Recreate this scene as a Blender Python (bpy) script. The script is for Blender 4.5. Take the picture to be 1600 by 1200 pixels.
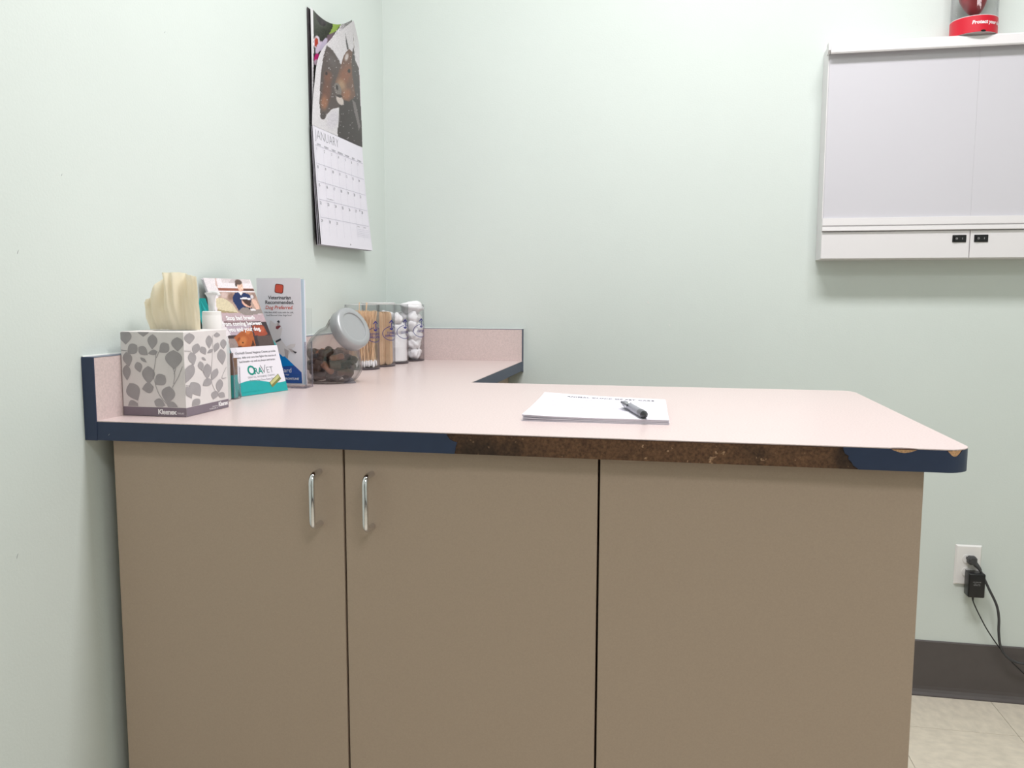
import bpy, bmesh, math, random
import numpy as np
from mathutils import Vector, Matrix

random.seed(7)
np.random.seed(7)
for _o in list(bpy.data.objects):
    bpy.data.objects.remove(_o)
SC = bpy.context.scene
COL = SC.collection

# ------------------------------------------------------------------ camera
cam_d = bpy.data.cameras.new('camera')
cam = bpy.data.objects.new('camera', cam_d)
COL.objects.link(cam)
cam_d.sensor_width = 36.0
cam_d.lens = 28.405
cam_d.clip_start = 0.02
_r = Vector((0.9826, 0.1859, 0.0025)).normalized()
_w = Vector((-0.1847, 0.9774, -0.1026))
_w = (_w - _r * _w.dot(_r)).normalized()
_u = _r.cross(_w)
cam.matrix_world = Matrix(((_r.x, _u.x, -_w.x, 0.8855), (_r.y, _u.y, -_w.y, -2.4966),
                           (_r.z, _u.z, -_w.z, 1.1658), (0, 0, 0, 1)))
SC.camera = cam

# ------------------------------------------------------------------ light and exposure
world = bpy.data.worlds.new('world')
SC.world = world
world.use_nodes = True
world.node_tree.nodes['Background'].inputs[0].default_value = (0.9, 0.95, 1.0, 1)
world.node_tree.nodes['Background'].inputs[1].default_value = 0.3


def area(name, loc, sx, sy, power, color):
    l = bpy.data.lights.new(name, 'AREA')
    l.shape = 'RECTANGLE'
    l.size = sx
    l.size_y = sy
    l.energy = power
    l.color = color
    o = bpy.data.objects.new(name, l)
    o.location = loc
    COL.objects.link(o)
    return o


CEIL = 3.0
LIGHTS = [(1.15, -1.24, 60, 1.1, 0.34), (1.85, -3.2, 27, 1.15, 0.55)]
for lx, ly, pw, lsx, lsy in LIGHTS:
    area('ceiling_light_lamp', (lx, ly, CEIL - 0.035), lsx, lsy, pw, (0.99, 0.972, 1.0))
SC.view_settings.view_transform = 'Standard'
SC.view_settings.look = 'None'
SC.view_settings.gamma = 1.0
SC.view_settings.exposure = -0.46
try:
    SC.view_settings.use_curve_mapping = False
except Exception:
    pass

# ------------------------------------------------------------------ colour and materials
def s2l(c):
    c = c / 255.0
    return c / 12.92 if c <= 0.04045 else ((c + 0.055) / 1.055) ** 2.4


def rgb(r, g, b):
    return (s2l(r), s2l(g), s2l(b), 1.0)


def mat(name, col, rough=0.5, metal=0.0, noise=0.0, nscale=40.0, bump=0.0, bscale=300.0,
        spec=0.5, trans=0.0, coat=0.0, stretch=None, ndetail=4.0):
    m = bpy.data.materials.new(name)
    m.use_nodes = True
    nt = m.node_tree
    b = nt.nodes['Principled BSDF']
    b.inputs['Base Color'].default_value = col
    b.inputs['Roughness'].default_value = rough
    b.inputs['Metallic'].default_value = metal
    b.inputs['Specular IOR Level'].default_value = spec
    b.inputs['Transmission Weight'].default_value = trans
    b.inputs['Coat Weight'].default_value = coat
    if noise or bump:
        tc = nt.nodes.new('ShaderNodeTexCoord')
        mp = nt.nodes.new('ShaderNodeMapping')
        nt.links.new(tc.outputs['Object'], mp.inputs[0])
        if stretch:
            mp.inputs['Scale'].default_value = stretch
    if noise:
        n = nt.nodes.new('ShaderNodeTexNoise')
        n.inputs['Scale'].default_value = nscale
        n.inputs['Detail'].default_value = ndetail
        nt.links.new(mp.outputs[0], n.inputs['Vector'])
        r = nt.nodes.new('ShaderNodeValToRGB')
        r.color_ramp.elements[0].position = 0.3
        r.color_ramp.elements[1].position = 0.7
        r.color_ramp.elements[0].color = [max(0, c * (1 - noise)) for c in col[:3]] + [1]
        r.color_ramp.elements[1].color = [min(1, c * (1 + noise)) for c in col[:3]] + [1]
        nt.links.new(n.outputs['Fac'], r.inputs[0])
        nt.links.new(r.outputs[0], b.inputs['Base Color'])
    if bump:
        n2 = nt.nodes.new('ShaderNodeTexNoise')
        n2.inputs['Scale'].default_value = bscale
        n2.inputs['Detail'].default_value = 2
        nt.links.new(mp.outputs[0], n2.inputs['Vector'])
        bp = nt.nodes.new('ShaderNodeBump')
        bp.inputs['Strength'].default_value = bump
        bp.inputs['Distance'].default_value = 0.002
        nt.links.new(n2.outputs['Fac'], bp.inputs['Height'])
        nt.links.new(bp.outputs[0], b.inputs['Normal'])
    return m


def clear_mat(name, tint=(0.97, 0.98, 0.98), ior=1.45, rough=0.03, base=0.0, haze=None, edge=None):
    """thin walled clear plastic or glass: see-through with Fresnel gloss"""
    m = bpy.data.materials.new(name)
    m.use_nodes = True
    nt = m.node_tree
    nt.nodes.remove(nt.nodes['Principled BSDF'])
    out = nt.nodes['Material Output']
    t = nt.nodes.new('ShaderNodeBsdfTransparent')
    t.inputs[0].default_value = (*tint, 1)
    g = nt.nodes.new('ShaderNodeBsdfGlossy')
    g.inputs['Roughness'].default_value = rough
    lw = nt.nodes.new('ShaderNodeLayerWeight')      # facing term: same from both sides of a thin wall
    lw.inputs[0].default_value = 0.5
    pw = nt.nodes.new('ShaderNodeMath')
    pw.operation = 'POWER'
    pw.inputs[1].default_value = 4.0
    ml = nt.nodes.new('ShaderNodeMath')
    ml.operation = 'MULTIPLY_ADD'
    ml.inputs[1].default_value = 0.75
    ml.inputs[2].default_value = ((ior - 1) / (ior + 1)) ** 2
    mx = nt.nodes.new('ShaderNodeMixShader')
    nt.links.new(lw.outputs['Facing'], pw.inputs[0])
    if edge:                                         # a longer way through the wall at grazing angles
        mc = nt.nodes.new('ShaderNodeMixRGB')
        mc.inputs[1].default_value = (*tint, 1)
        mc.inputs[2].default_value = (*edge, 1)
        nt.links.new(pw.outputs[0], mc.inputs[0])
        nt.links.new(mc.outputs[0], t.inputs[0])
    nt.links.new(pw.outputs[0], ml.inputs[0])
    nt.links.new(ml.outputs[0], mx.inputs[0])
    src = t.outputs[0]
    if haze:
        d = nt.nodes.new('ShaderNodeBsdfDiffuse')
        d.inputs[0].default_value = (*haze[:3], 1)
        m2 = nt.nodes.new('ShaderNodeMixShader')
        m2.inputs[0].default_value = base
        nt.links.new(src, m2.inputs[1])
        nt.links.new(d.outputs[0], m2.inputs[2])
        src = m2.outputs[0]
    nt.links.new(src, mx.inputs[1])
    nt.links.new(g.outputs[0], mx.inputs[2])
    nt.links.new(mx.outputs[0], out.inputs['Surface'])
    return m


def print_mat(name, rough=0.4, spec=0.4):
    m = bpy.data.materials.new(name)
    m.use_nodes = True
    b = m.node_tree.nodes['Principled BSDF']
    a = m.node_tree.nodes.new('ShaderNodeAttribute')
    a.attribute_name = 'print'
    m.node_tree.links.new(a.outputs['Color'], b.inputs['Base Color'])
    b.inputs['Roughness'].default_value = rough
    b.inputs['Specular IOR Level'].default_value = spec
    return m


M = {}
M['wall'] = mat('mint_wall_paint', rgb(213, 221, 216), 0.55, bump=0.12, bscale=220, noise=0.012, nscale=3, spec=0.3)
M['ceiling'] = mat('white_ceiling_tile', rgb(232, 232, 226), 0.9, bump=0.4, bscale=150)
M['grid'] = mat('white_metal_grid', rgb(235, 235, 232), 0.5)
M['tile'] = mat('beige_vinyl_tile', rgb(220, 210, 193), 0.35, noise=0.09, nscale=50, stretch=(1.0, 0.6, 1), ndetail=8)
M['seam'] = mat('dark_seam', rgb(90, 80, 70), 0.9)
M['baseboard'] = mat('dark_vinyl_base', rgb(84, 78, 77), 0.45, noise=0.04, nscale=30)
M['laminate'] = mat('pink_speckled_laminate', rgb(213, 195, 192), 0.3, noise=0.08, nscale=330, spec=0.5, ndetail=2)
M['lam_core'] = mat('laminate_brown_edge', rgb(72, 44, 36), 0.7)
M['band'] = mat('navy_edge_band', rgb(46, 58, 84), 0.42, noise=0.05, nscale=60, spec=0.4)
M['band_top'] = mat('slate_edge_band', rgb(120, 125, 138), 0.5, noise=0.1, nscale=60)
M['caulk'] = mat('white_caulk', rgb(225, 228, 224), 0.6, bump=0.5, bscale=200)
M['chip'] = mat('fresh_chipped_particleboard', rgb(205, 160, 118), 0.9, noise=0.3, nscale=400)
M['cab'] = mat('tan_cabinet_laminate', rgb(179, 159, 141), 0.5, noise=0.03, nscale=500, spec=0.35)
M['cabdark'] = mat('cabinet_inside', rgb(70, 42, 28), 0.8)
M['chrome'] = mat('chrome', rgb(225, 225, 228), 0.09, metal=1.0)
M['white_metal'] = mat('white_painted_metal', rgb(226, 223, 224), 0.35, spec=0.5)
M['diffuser'] = mat('grey_white_acrylic', rgb(205, 203, 209), 0.3, noise=0.01, nscale=3, spec=0.4)
M['black'] = mat('black_plastic', rgb(20, 20, 23), 0.3)
M['blackmat'] = mat('black_rubber', rgb(28, 27, 27), 0.5)
M['cordgrey'] = mat('dark_grey_cord', rgb(62, 62, 64), 0.45)
M['white_pl'] = mat('white_plastic', rgb(236, 234, 232), 0.35)
M['marking'] = mat('grey_marking', rgb(170, 170, 172), 0.5)
M['paper'] = mat('white_paper', rgb(226, 223, 232), 0.75, noise=0.01, nscale=20)
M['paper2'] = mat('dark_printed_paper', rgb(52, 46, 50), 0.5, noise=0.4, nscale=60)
M['ink'] = mat('dark_ink', rgb(62, 60, 68), 0.6)
M['lightink'] = mat('faint_grey_ink', rgb(176, 176, 190), 0.7)
M['acrylic'] = clear_mat('clear_acrylic', (0.98, 0.98, 0.982), 1.42, edge=(0.72, 0.70, 0.74))
M['acrylic_edge'] = clear_mat('acrylic_edge', (0.86, 0.84, 0.88), 1.5, base=0.22, haze=(0.5, 0.47, 0.53))
M['glass'] = clear_mat('clear_glass', (0.955, 0.955, 0.95), 1.7, 0.02, edge=(0.30, 0.30, 0.31))
M['frost'] = clear_mat('frosted_translucent_plastic', (0.93, 0.93, 0.93), 1.2, 0.35, base=0.5, haze=(0.93, 0.93, 0.93))
M['silver'] = mat('silver_painted_lid', rgb(168, 170, 172), 0.38, metal=0.35)
M['teal'] = mat('teal_card', rgb(22, 160, 160), 0.5, noise=0.03, nscale=80)
M['teal_dark'] = mat('teal_print', rgb(0, 140, 125), 0.5)
M['cardwhite'] = mat('white_card', rgb(226, 222, 229), 0.5)
M['logo_grey'] = mat('grey_print', rgb(120, 122, 128), 0.5)
M['gold'] = mat('pale_green_chew', rgb(190, 188, 130), 0.35, noise=0.15, nscale=100)
M['gold_dark'] = mat('green_chew_side', rgb(120, 122, 66), 0.4)
M['boxbase'] = mat('tissue_box_card', rgb(222, 217, 216), 0.6, noise=0.05, nscale=25)
M['leaf'] = mat('printed_grey_leaf', rgb(160, 156, 158), 0.6, noise=0.05, nscale=60)
M['boxband'] = mat('mauve_grey_band', rgb(124, 113, 124), 0.55)
M['print_white'] = mat('white_print', rgb(242, 240, 242), 0.5)
M['navy_print'] = mat('navy_print', rgb(40, 40, 120), 0.5)
M['red'] = mat('red_label', rgb(205, 20, 46), 0.4)
M['heart'] = mat('dark_red_heart_model', rgb(140, 30, 44), 0.3, noise=0.3, nscale=30)
M['wood'] = mat('pale_birch_wood', rgb(232, 200, 166), 0.6, noise=0.08, nscale=60)
M['wood2'] = mat('swab_stick_wood', rgb(232, 196, 158), 0.6, noise=0.08, nscale=60)
M['cotton'] = mat('white_cotton', rgb(244, 242, 244), 0.95, bump=0.6, bscale=120)
M['brownpaper'] = mat('brown_card', rgb(120, 92, 74), 0.6)
M['green_print'] = mat('leaf_green_print', rgb(80, 170, 70), 0.5)
M['pen'] = mat('grey_pen_barrel', rgb(140, 140, 150), 0.3)
M['pen_dark'] = mat('dark_pen_grip', rgb(96, 96, 102), 0.4)
M['rim'] = mat('smoked_base_edge', rgb(74, 66, 72), 0.3)
M['print'] = print_mat('printed_picture')
M['orange_print'] = mat('orange_red_print', rgb(205, 80, 60), 0.5)

# tissue: translucent pale yellow
_m = bpy.data.materials.new('pale_yellow_tissue')
_m.use_nodes = True
_nt = _m.node_tree
_b = _nt.nodes['Principled BSDF']
_b.inputs['Base Color'].default_value = rgb(249, 241, 218)
_b.inputs['Roughness'].default_value = 0.9
_t = _nt.nodes.new('ShaderNodeBsdfTranslucent')
_t.inputs[0].default_value = rgb(248, 240, 226)
_x = _nt.nodes.new('ShaderNodeMixShader')
_x.inputs[0].default_value = 0.42
_nt.links.new(_b.outputs[0], _x.inputs[1])
_nt.links.new(_t.outputs[0], _x.inputs[2])
_nt.links.new(_x.outputs[0], _nt.nodes['Material Output'].inputs['Surface'])
M['tissue'] = _m

# exposed dirty particleboard core
_m = bpy.data.materials.new('worn_brown_particleboard')
_m.use_nodes = True
_nt = _m.node_tree
_b = _nt.nodes['Principled BSDF']
_b.inputs['Roughness'].default_value = 0.85
_tc = _nt.nodes.new('ShaderNodeTexCoord')
_n1 = _nt.nodes.new('ShaderNodeTexNoise')
_n1.inputs['Scale'].default_value = 260
_n1.inputs['Detail'].default_value = 6
_n2 = _nt.nodes.new('ShaderNodeTexNoise')
_n2.inputs['Scale'].default_value = 7
_n2.inputs['Detail'].default_value = 3
_n3 = _nt.nodes.new('ShaderNodeTexNoise')
_n3.inputs['Scale'].default_value = 95
_n3.inputs['Detail'].default_value = 5
for _n in (_n1, _n2, _n3):
    _nt.links.new(_tc.outputs['Object'], _n.inputs['Vector'])
_r1 = _nt.nodes.new('ShaderNodeValToRGB')
_r1.color_ramp.elements[0].position = 0.3
_r1.color_ramp.elements[0].color = rgb(74, 50, 34)
_r1.color_ramp.elements[1].position = 0.75
_r1.color_ramp.elements[1].color = rgb(122, 88, 62)
_nt.links.new(_n1.outputs['Fac'], _r1.inputs[0])
_r2 = _nt.nodes.new('ShaderNodeValToRGB')
_r2.color_ramp.elements[0].position = 0.43
_r2.color_ramp.elements[0].color = (0.34, 0.36, 0.40, 1)
_r2.color_ramp.elements[1].position = 0.54
_r2.color_ramp.elements[1].color = (1, 1, 1, 1)
_nt.links.new(_n2.outputs['Fac'], _r2.inputs[0])
_mx = _nt.nodes.new('ShaderNodeMixRGB')
_mx.blend_type = 'MULTIPLY'
_mx.inputs[0].default_value = 1
_nt.links.new(_r1.outputs[0], _mx.inputs[1])
_nt.links.new(_r2.outputs[0], _mx.inputs[2])
_r3 = _nt.nodes.new('ShaderNodeValToRGB')
_r3.color_ramp.elements[0].position = 0.66
_r3.color_ramp.elements[0].color = (0, 0, 0, 1)
_r3.color_ramp.elements[1].position = 0.72
_r3.color_ramp.elements[1].color = (1, 1, 1, 1)
_nt.links.new(_n3.outputs['Fac'], _r3.inputs[0])
_mx2 = _nt.nodes.new('ShaderNodeMixRGB')
_mx2.inputs[2].default_value = rgb(178, 142, 110)
_nt.links.new(_r3.outputs[0], _mx2.inputs[0])
_nt.links.new(_mx.outputs[0], _mx2.inputs[1])
_nt.links.new(_mx2.outputs[0], _b.inputs['Base Color'])
_bp = _nt.nodes.new('ShaderNodeBump')
_bp.inputs['Strength'].default_value = 0.6
_bp.inputs['Distance'].default_value = 0.002
_nt.links.new(_n1.outputs['Fac'], _bp.inputs['Height'])
_nt.links.new(_bp.outputs[0], _b.inputs['Normal'])
M['core'] = _m

_m = bpy.data.materials.new('ceiling_lamp_diffuser')
_m.use_nodes = True
_b = _m.node_tree.nodes['Principled BSDF']
_b.inputs['Base Color'].default_value = rgb(245, 245, 245)
_b.inputs['Emission Color'].default_value = (1, 0.985, 0.955, 1)
_b.inputs['Emission Strength'].default_value = 3.0
M['lamp'] = _m


# ------------------------------------------------------------------ object helpers
def origin(o):
    v = Vector((0, 0, 0))
    while o is not None:
        v += o.location
        o = o.parent
    return v


def tag(o, label=None, cat=None, group=None, kind=None):
    if label:
        o['label'] = label
    if cat:
        o['category'] = cat
    if group:
        o['group'] = group
    if kind:
        o['kind'] = kind
    return o


def thing(name, loc, label, cat, group=None):
    o = bpy.data.objects.new(name, None)
    o.empty_display_size = 0.05
    o.location = loc
    COL.objects.link(o)
    return tag(o, label, cat, group)


def mobj(name, verts, faces, m, parent=None, smooth=False, mi=None):
    """mesh object from world-space vertices"""
    off = origin(parent) if parent is not None else Vector((0, 0, 0))
    me = bpy.data.meshes.new(name)
    me.from_pydata([(v[0] - off.x, v[1] - off.y, v[2] - off.z) for v in verts], [], faces)
    for k in (m if isinstance(m, (list, tuple)) else [m]):
        me.materials.append(k)
    if mi is not None:
        me.polygons.foreach_set('material_index', mi)
    if smooth:
        me.polygons.foreach_set('use_smooth', [True] * len(me.polygons))
    me.update()
    o = bpy.data.objects.new(name, me)
    COL.objects.link(o)
    if parent is not None:
        o.parent = parent
    return o


class MB:
    def __init__(self):
        self.v = []
        self.f = []
        self.mi = []
        self.cur = 0

    def add(self, vs, fs):
        n = len(self.v)
        self.v += [tuple(v) for v in vs]
        self.f += [tuple(i + n for i in f) for f in fs]
        self.mi += [self.cur] * len(fs)
        return self

    def box(self, x0, x1, y0, y1, z0, z1, bev=0.0, seg=2):
        bm = bmesh.new()
        bmesh.ops.create_cube(bm, size=1)
        for v in bm.verts:
            v.co = Vector((x0 + (v.co.x + .5) * (x1 - x0), y0 + (v.co.y + .5) * (y1 - y0), z0 + (v.co.z + .5) * (z1 - z0)))
        if bev:
            bmesh.ops.bevel(bm, geom=bm.edges[:], offset=bev, segments=seg, affect='EDGES', profile=0.5)
        bm.verts.index_update()
        self.add([v.co[:] for v in bm.verts], [[v.index for v in f.verts] for f in bm.faces])
        bm.free()
        return self

    def rings(self, rs, cap0=True, cap1=True):
        n = len(rs[0])
        vs = [p for r in rs for p in r]
        fs = []
        for k in range(len(rs) - 1):
            for i in range(n):
                j = (i + 1) % n
                fs.append((k * n + i, k * n + j, (k + 1) * n + j, (k + 1) * n + i))
        if cap0:
            fs.append(tuple(range(n))[::-1])
        if cap1:
            fs.append(tuple((len(rs) - 1) * n + i for i in range(n)))
        return self.add(vs, fs)

    def lathe(self, prof, c=(0, 0, 0), axis=(0, 0, 1), seg=32, cap0=True, cap1=True):
        a = Vector(axis).normalized()
        t = a.orthogonal().normalized()
        b = a.cross(t)
        c = Vector(c)
        rs = []
        for r, h in prof:
            rs.append([tuple(c + a * h + (t * math.cos(2 * math.pi * i / seg) + b * math.sin(2 * math.pi * i / seg)) * max(r, 1e-5))
                       for i in range(seg)])
        return self.rings(rs, cap0, cap1)

    def tube(self, pts, r, seg=10):
        pts = [Vector(p) for p in pts]
        rr = r if isinstance(r, (list, tuple)) else [r] * len(pts)
        up = None
        rs = []
        for i, p in enumerate(pts):
            d = (pts[min(i + 1, len(pts) - 1)] - pts[max(i - 1, 0)]).normalized()
            if up is None:
                up = d.orthogonal().normalized()
            up = (up - d * up.dot(d)).normalized()
            s = d.cross(up)
            rs.append([tuple(p + (up * math.cos(2 * math.pi * k / seg) + s * math.sin(2 * math.pi * k / seg)) * rr[i]) for k in range(seg)])
        return self.rings(rs)

    def prism(self, poly, z0, z1):
        """poly: xy outline, ccw"""
        n = len(poly)
        vs = [(x, y, z0) for x, y in poly] + [(x, y, z1) for x, y in poly]
        fs = [tuple(range(n))[::-1], tuple(range(n, 2 * n))]
        fs += [(i, (i + 1) % n, n + (i + 1) % n, n + i) for i in range(n)]
        return self.add(vs, fs)

    def slab(self, pts, N, th):
        """flat polygon of world points, given thickness along -N"""
        N = Vector(N).normalized()
        n = len(pts)
        pts = [Vector(p) for p in pts]
        vs = [tuple(p - N * th) for p in pts] + [tuple(p) for p in pts]
        fs = [tuple(range(n))[::-1], tuple(range(n, 2 * n))]
        fs += [(i, (i + 1) % n, n + (i + 1) % n, n + i) for i in range(n)]
        return self.add(vs, fs)

    def strip(self, path, off, z0, z1s, closed=False):
        """band following an xy path, thickened by off to the right side of travel; z1s top height per point"""
        n = len(path)
        P = [Vector(p) for p in path]
        nr = []
        for i in range(n):
            d = (P[min(i + 1, n - 1)] - P[max(i - 1, 0)]).normalized()
            nr.append(Vector((d.y, -d.x)))
        rs = []
        for i in range(n):
            z1 = z1s[i] if isinstance(z1s, (list, tuple)) else z1s
            z0i = z0[i] if isinstance(z0, (list, tuple)) else z0
            q = P[i] + nr[i] * off
            rs.append([(P[i].x, P[i].y, z0i), (q.x, q.y, z0i), (q.x, q.y, z1), (P[i].x, P[i].y, z1)])
        return self.rings(rs)

    def build(self, name, m, parent=None, smooth=False):
        o = mobj(name, self.v, self.f, m, parent, smooth, self.mi if isinstance(m, (list, tuple)) else None)
        if not smooth:
            return o
        try:
            o.data.set_sharp_from_angle(angle=math.radians(40))
        except Exception:
            pass
        return o


def box(name, x0, x1, y0, y1, z0, z1, m, parent=None, bev=0.0, seg=2, smooth=False):
    return MB().box(x0, x1, y0, y1, z0, z1, bev, seg).build(name, m, parent, smooth)


_tcache = {}


def text_geo(s, size, align='CENTER', bold=0.0, shear=0.0, space=1.0, spl=1.0):
    key = (s, size, align, bold, shear, space, spl)
    if key in _tcache:
        return _tcache[key]
    cu = bpy.data.curves.new('t', 'FONT')
    cu.body = s
    cu.size = size
    cu.align_x = align
    cu.offset = bold
    cu.shear = shear
    cu.space_character = space
    cu.space_line = spl
    cu.resolution_u = 3
    cu.fill_mode = 'FRONT'
    o = bpy.data.objects.new('t', cu)
    COL.objects.link(o)
    dg = bpy.context.evaluated_depsgraph_get()
    ev = o.evaluated_get(dg)
    me = ev.to_mesh()
    vs = [tuple(v.co[:2]) for v in me.vertices]
    fs = [tuple(p.vertices) for p in me.polygons]
    ev.to_mesh_clear()
    bpy.data.objects.remove(o)
    bpy.data.curves.remove(cu)
    _tcache[key] = (vs, fs)
    return vs, fs


def frame(P0, U, V, eps=0.0004):
    """plane map: (x,y) metres -> world, lifted eps along U x V"""
    P0, U, V = Vector(P0), Vector(U).normalized(), Vector(V).normalized()
    N = U.cross(V)
    return lambda x, y, e=0.0: tuple(P0 + U * x + V * y + N * (eps + e))


def text_obj(name, items, m, parent, mp):
    """items: (string, x, y, size, opts)"""
    b = MB()
    for it in items:
        s, x, y, size = it[:4]
        o = it[4] if len(it) > 4 else {}
        vs, fs = text_geo(s, size, **{k: v for k, v in o.items() if k != 'rot'})
        a = o.get('rot', 0)
        ca, sa = math.cos(a), math.sin(a)
        b.add([mp(x + vx * ca - vy * sa, y + vx * sa + vy * ca) for vx, vy in vs], fs)
    return b.build(name, m, parent)


def polys_obj(name, polys, m, parent, mp, e=0.0):
    b = MB()
    for pl in polys:
        b.add([mp(x, y, e + 6e-6 * len(b.f)) for x, y in pl], [tuple(range(len(pl)))])
    return b.build(name, m, parent)


def ellipse(cx, cy, a, b, rot=0, n=20):
    c, s = math.cos(rot), math.sin(rot)
    return [(cx + a * math.cos(t) * c - b * math.sin(t) * s, cy + a * math.cos(t) * s + b * math.sin(t) * c)
            for t in [2 * math.pi * i / n for i in range(n)]]


def leafshape(cx, cy, L, W, ang, n=9):
    """pointed leaf, semi length L, semi width W, ang degrees clockwise from up, (x right, y down space)"""
    a = math.radians(ang)
    out = []
    for i in range(n + 1):
        t = i / n
        out.append((W * math.sin(math.pi * t ** 0.8), -L + 2 * L * t))
    for i in range(n - 1, 0, -1):
        t = i / n
        out.append((-W * math.sin(math.pi * t ** 0.8), -L + 2 * L * t))
    return [(cx + x * math.cos(a) - y * math.sin(a), cy + x * math.sin(a) + y * math.cos(a)) for x, y in out]


def clip_poly(poly, x0, x1, y0, y1):
    def cut(pl, f, g):
        r = []
        for i in range(len(pl)):
            a, b = pl[i - 1], pl[i]
            fa, fb = f(a), f(b)
            if fa >= 0:
                r.append(a)
            if (fa >= 0) != (fb >= 0):
                t = fa / (fa - fb)
                r.append((a[0] + (b[0] - a[0]) * t, a[1] + (b[1] - a[1]) * t))
        return r
    for f in (lambda p: p[0] - x0, lambda p: x1 - p[0], lambda p: p[1] - y0, lambda p: y1 - p[1]):
        if len(poly) < 3:
            return []
        poly = cut(poly, f, None)
    return poly if len(poly) > 2 else []


def ribbon(pts, w):
    P = [Vector(p) for p in pts]
    out = []
    for i in range(len(P) - 1):
        d = (P[i + 1] - P[i])
        if d.length < 1e-9:
            continue
        d.normalize()
        n = Vector((-d.y, d.x)) * w / 2
        out.append([tuple(P[i] - n), tuple(P[i + 1] - n), tuple(P[i + 1] + n), tuple(P[i] + n)])
    return out


def smooth_path(pts, k=8):
    """Catmull-Rom"""
    P = [Vector(p) for p in pts]
    out = []
    for i in range(len(P) - 1):
        p0, p1, p2, p3 = P[max(i - 1, 0)], P[i], P[i + 1], P[min(i + 2, len(P) - 1)]
        for j in range(k):
            t = j / k
            out.append(0.5 * ((2 * p1) + (p2 - p0) * t + (2 * p0 - 5 * p1 + 4 * p2 - p3) * t * t + (3 * p1 - p0 - 3 * p2 + p3) * t ** 3))
    out.append(P[-1])
    return out


# painter: a picture printed as colours on a fine mesh grid
class Paint:
    def __init__(self, X, Y, bg):
        self.X, self.Y = X, Y
        self.c = np.zeros(X.shape + (3,)) + np.array(bg, float)

    def _put(self, m, col, a=1.0):
        m = (m * a)[..., None]
        self.c = self.c * (1 - m) + np.array(col, float) * m

    def poly(self, pts, col, a=1.0):
        X, Y = self.X, self.Y
        ins = np.zeros(X.shape, bool)
        n = len(pts)
        for i in range(n):
            x0, y0 = pts[i - 1]
            x1, y1 = pts[i]
            if y0 == y1:
                continue
            c = ((Y < y0) != (Y < y1)) & (X < (x1 - x0) * (Y - y0) / (y1 - y0) + x0)
            ins ^= c
        self._put(ins.astype(float), col, a)

    def ell(self, cx, cy, a, b, col, rot=0, al=1.0, soft=0.12):
        t = math.radians(rot)
        dx, dy = self.X - cx, self.Y - cy
        u = (dx * math.cos(t) + dy * math.sin(t)) / a
        v = (-dx * math.sin(t) + dy * math.cos(t)) / b
        r = np.sqrt(u * u + v * v)
        self._put(np.clip((1 - r) / soft, 0, 1), col, al)

    def mottle(self, amt):
        self.c *= 1 + (np.random.rand(*self.X.shape) - 0.5)[..., None] * amt

    def specks(self, n, x0, x1, y0, y1, r, col=(225, 220, 224), al=0.8):
        for _ in range(n):
            self.ell(random.uniform(x0, x1), random.uniform(y0, y1), r * random.uniform(.5, 1.1), r * random.uniform(.5, 1.2), col, al=al, soft=.6)


def grid_surface(name, nu, nv, surf, paint, m, parent, thick=0.0):
    """surf(u,v)->world point; paint: colours (nv+1,nu+1,3) in 0..255"""
    vs = [surf(i / nu, j / nv) for j in range(nv + 1) for i in range(nu + 1)]
    w = nu + 1
    fs = [(j * w + i, j * w + i + 1, (j + 1) * w + i + 1, (j + 1) * w + i) for j in range(nv) for i in range(nu)]
    o = mobj(name, vs, fs, m, parent, True)
    at = o.data.color_attributes.new('print', 'FLOAT_COLOR', 'POINT')
    c = np.clip(paint, 0, 255) / 255.0
    lin = np.where(c <= 0.04045, c / 12.92, ((c + 0.055) / 1.055) ** 2.4)
    a = np.ones((len(vs), 4))
    a[:, :3] = lin.reshape(-1, 3)
    at.data.foreach_set('color', a.astype(np.float32).ravel())
    return o


def bil(c00, c10, c01, c11):
    c00, c10, c01, c11 = [np.array(c, float) for c in (c00, c10, c01, c11)]
    return lambda u, v: c00 * (1 - u) * (1 - v) + c10 * u * (1 - v) + c01 * (1 - u) * v + c11 * u * v


def copy_tree(o, parent=None):
    c = o.copy()
    COL.objects.link(c)
    c.parent = parent
    for ch in list(o.children):
        copy_tree(ch, c)
    return c


# ------------------------------------------------------------------ dimensions
H = 0.9784          # worktop height
TH = 0.0302         # worktop edge
YF, YB = -1.3957, -0.6965
XS, XR = 0.4501, 1.2766
BT, BS = 0.0209, 0.0992
RX1, RY0 = 3.3, -4.2  # room

# ------------------------------------------------------------------ room shell
def struct(o):
    o['kind'] = 'structure'
    return o


struct(box('wall_left', -0.1, 0, RY0 - 0.1, 0.1, -0.05, CEIL + 0.05, M['wall']))
struct(box('wall_back', 0, RX1, 0, 0.1, -0.05, CEIL + 0.05, M['wall']))
struct(box('wall_right', RX1, RX1 + 0.1, RY0 - 0.1, 0.1, -0.05, CEIL + 0.05, M['wall']))
struct(box('wall_front', 0, RX1, RY0 - 0.1, RY0, -0.05, CEIL + 0.05, M['wall']))
ceil_o = struct(box('ceiling', 0, RX1, RY0, 0, CEIL, CEIL + 0.04, M['ceiling']))

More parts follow.
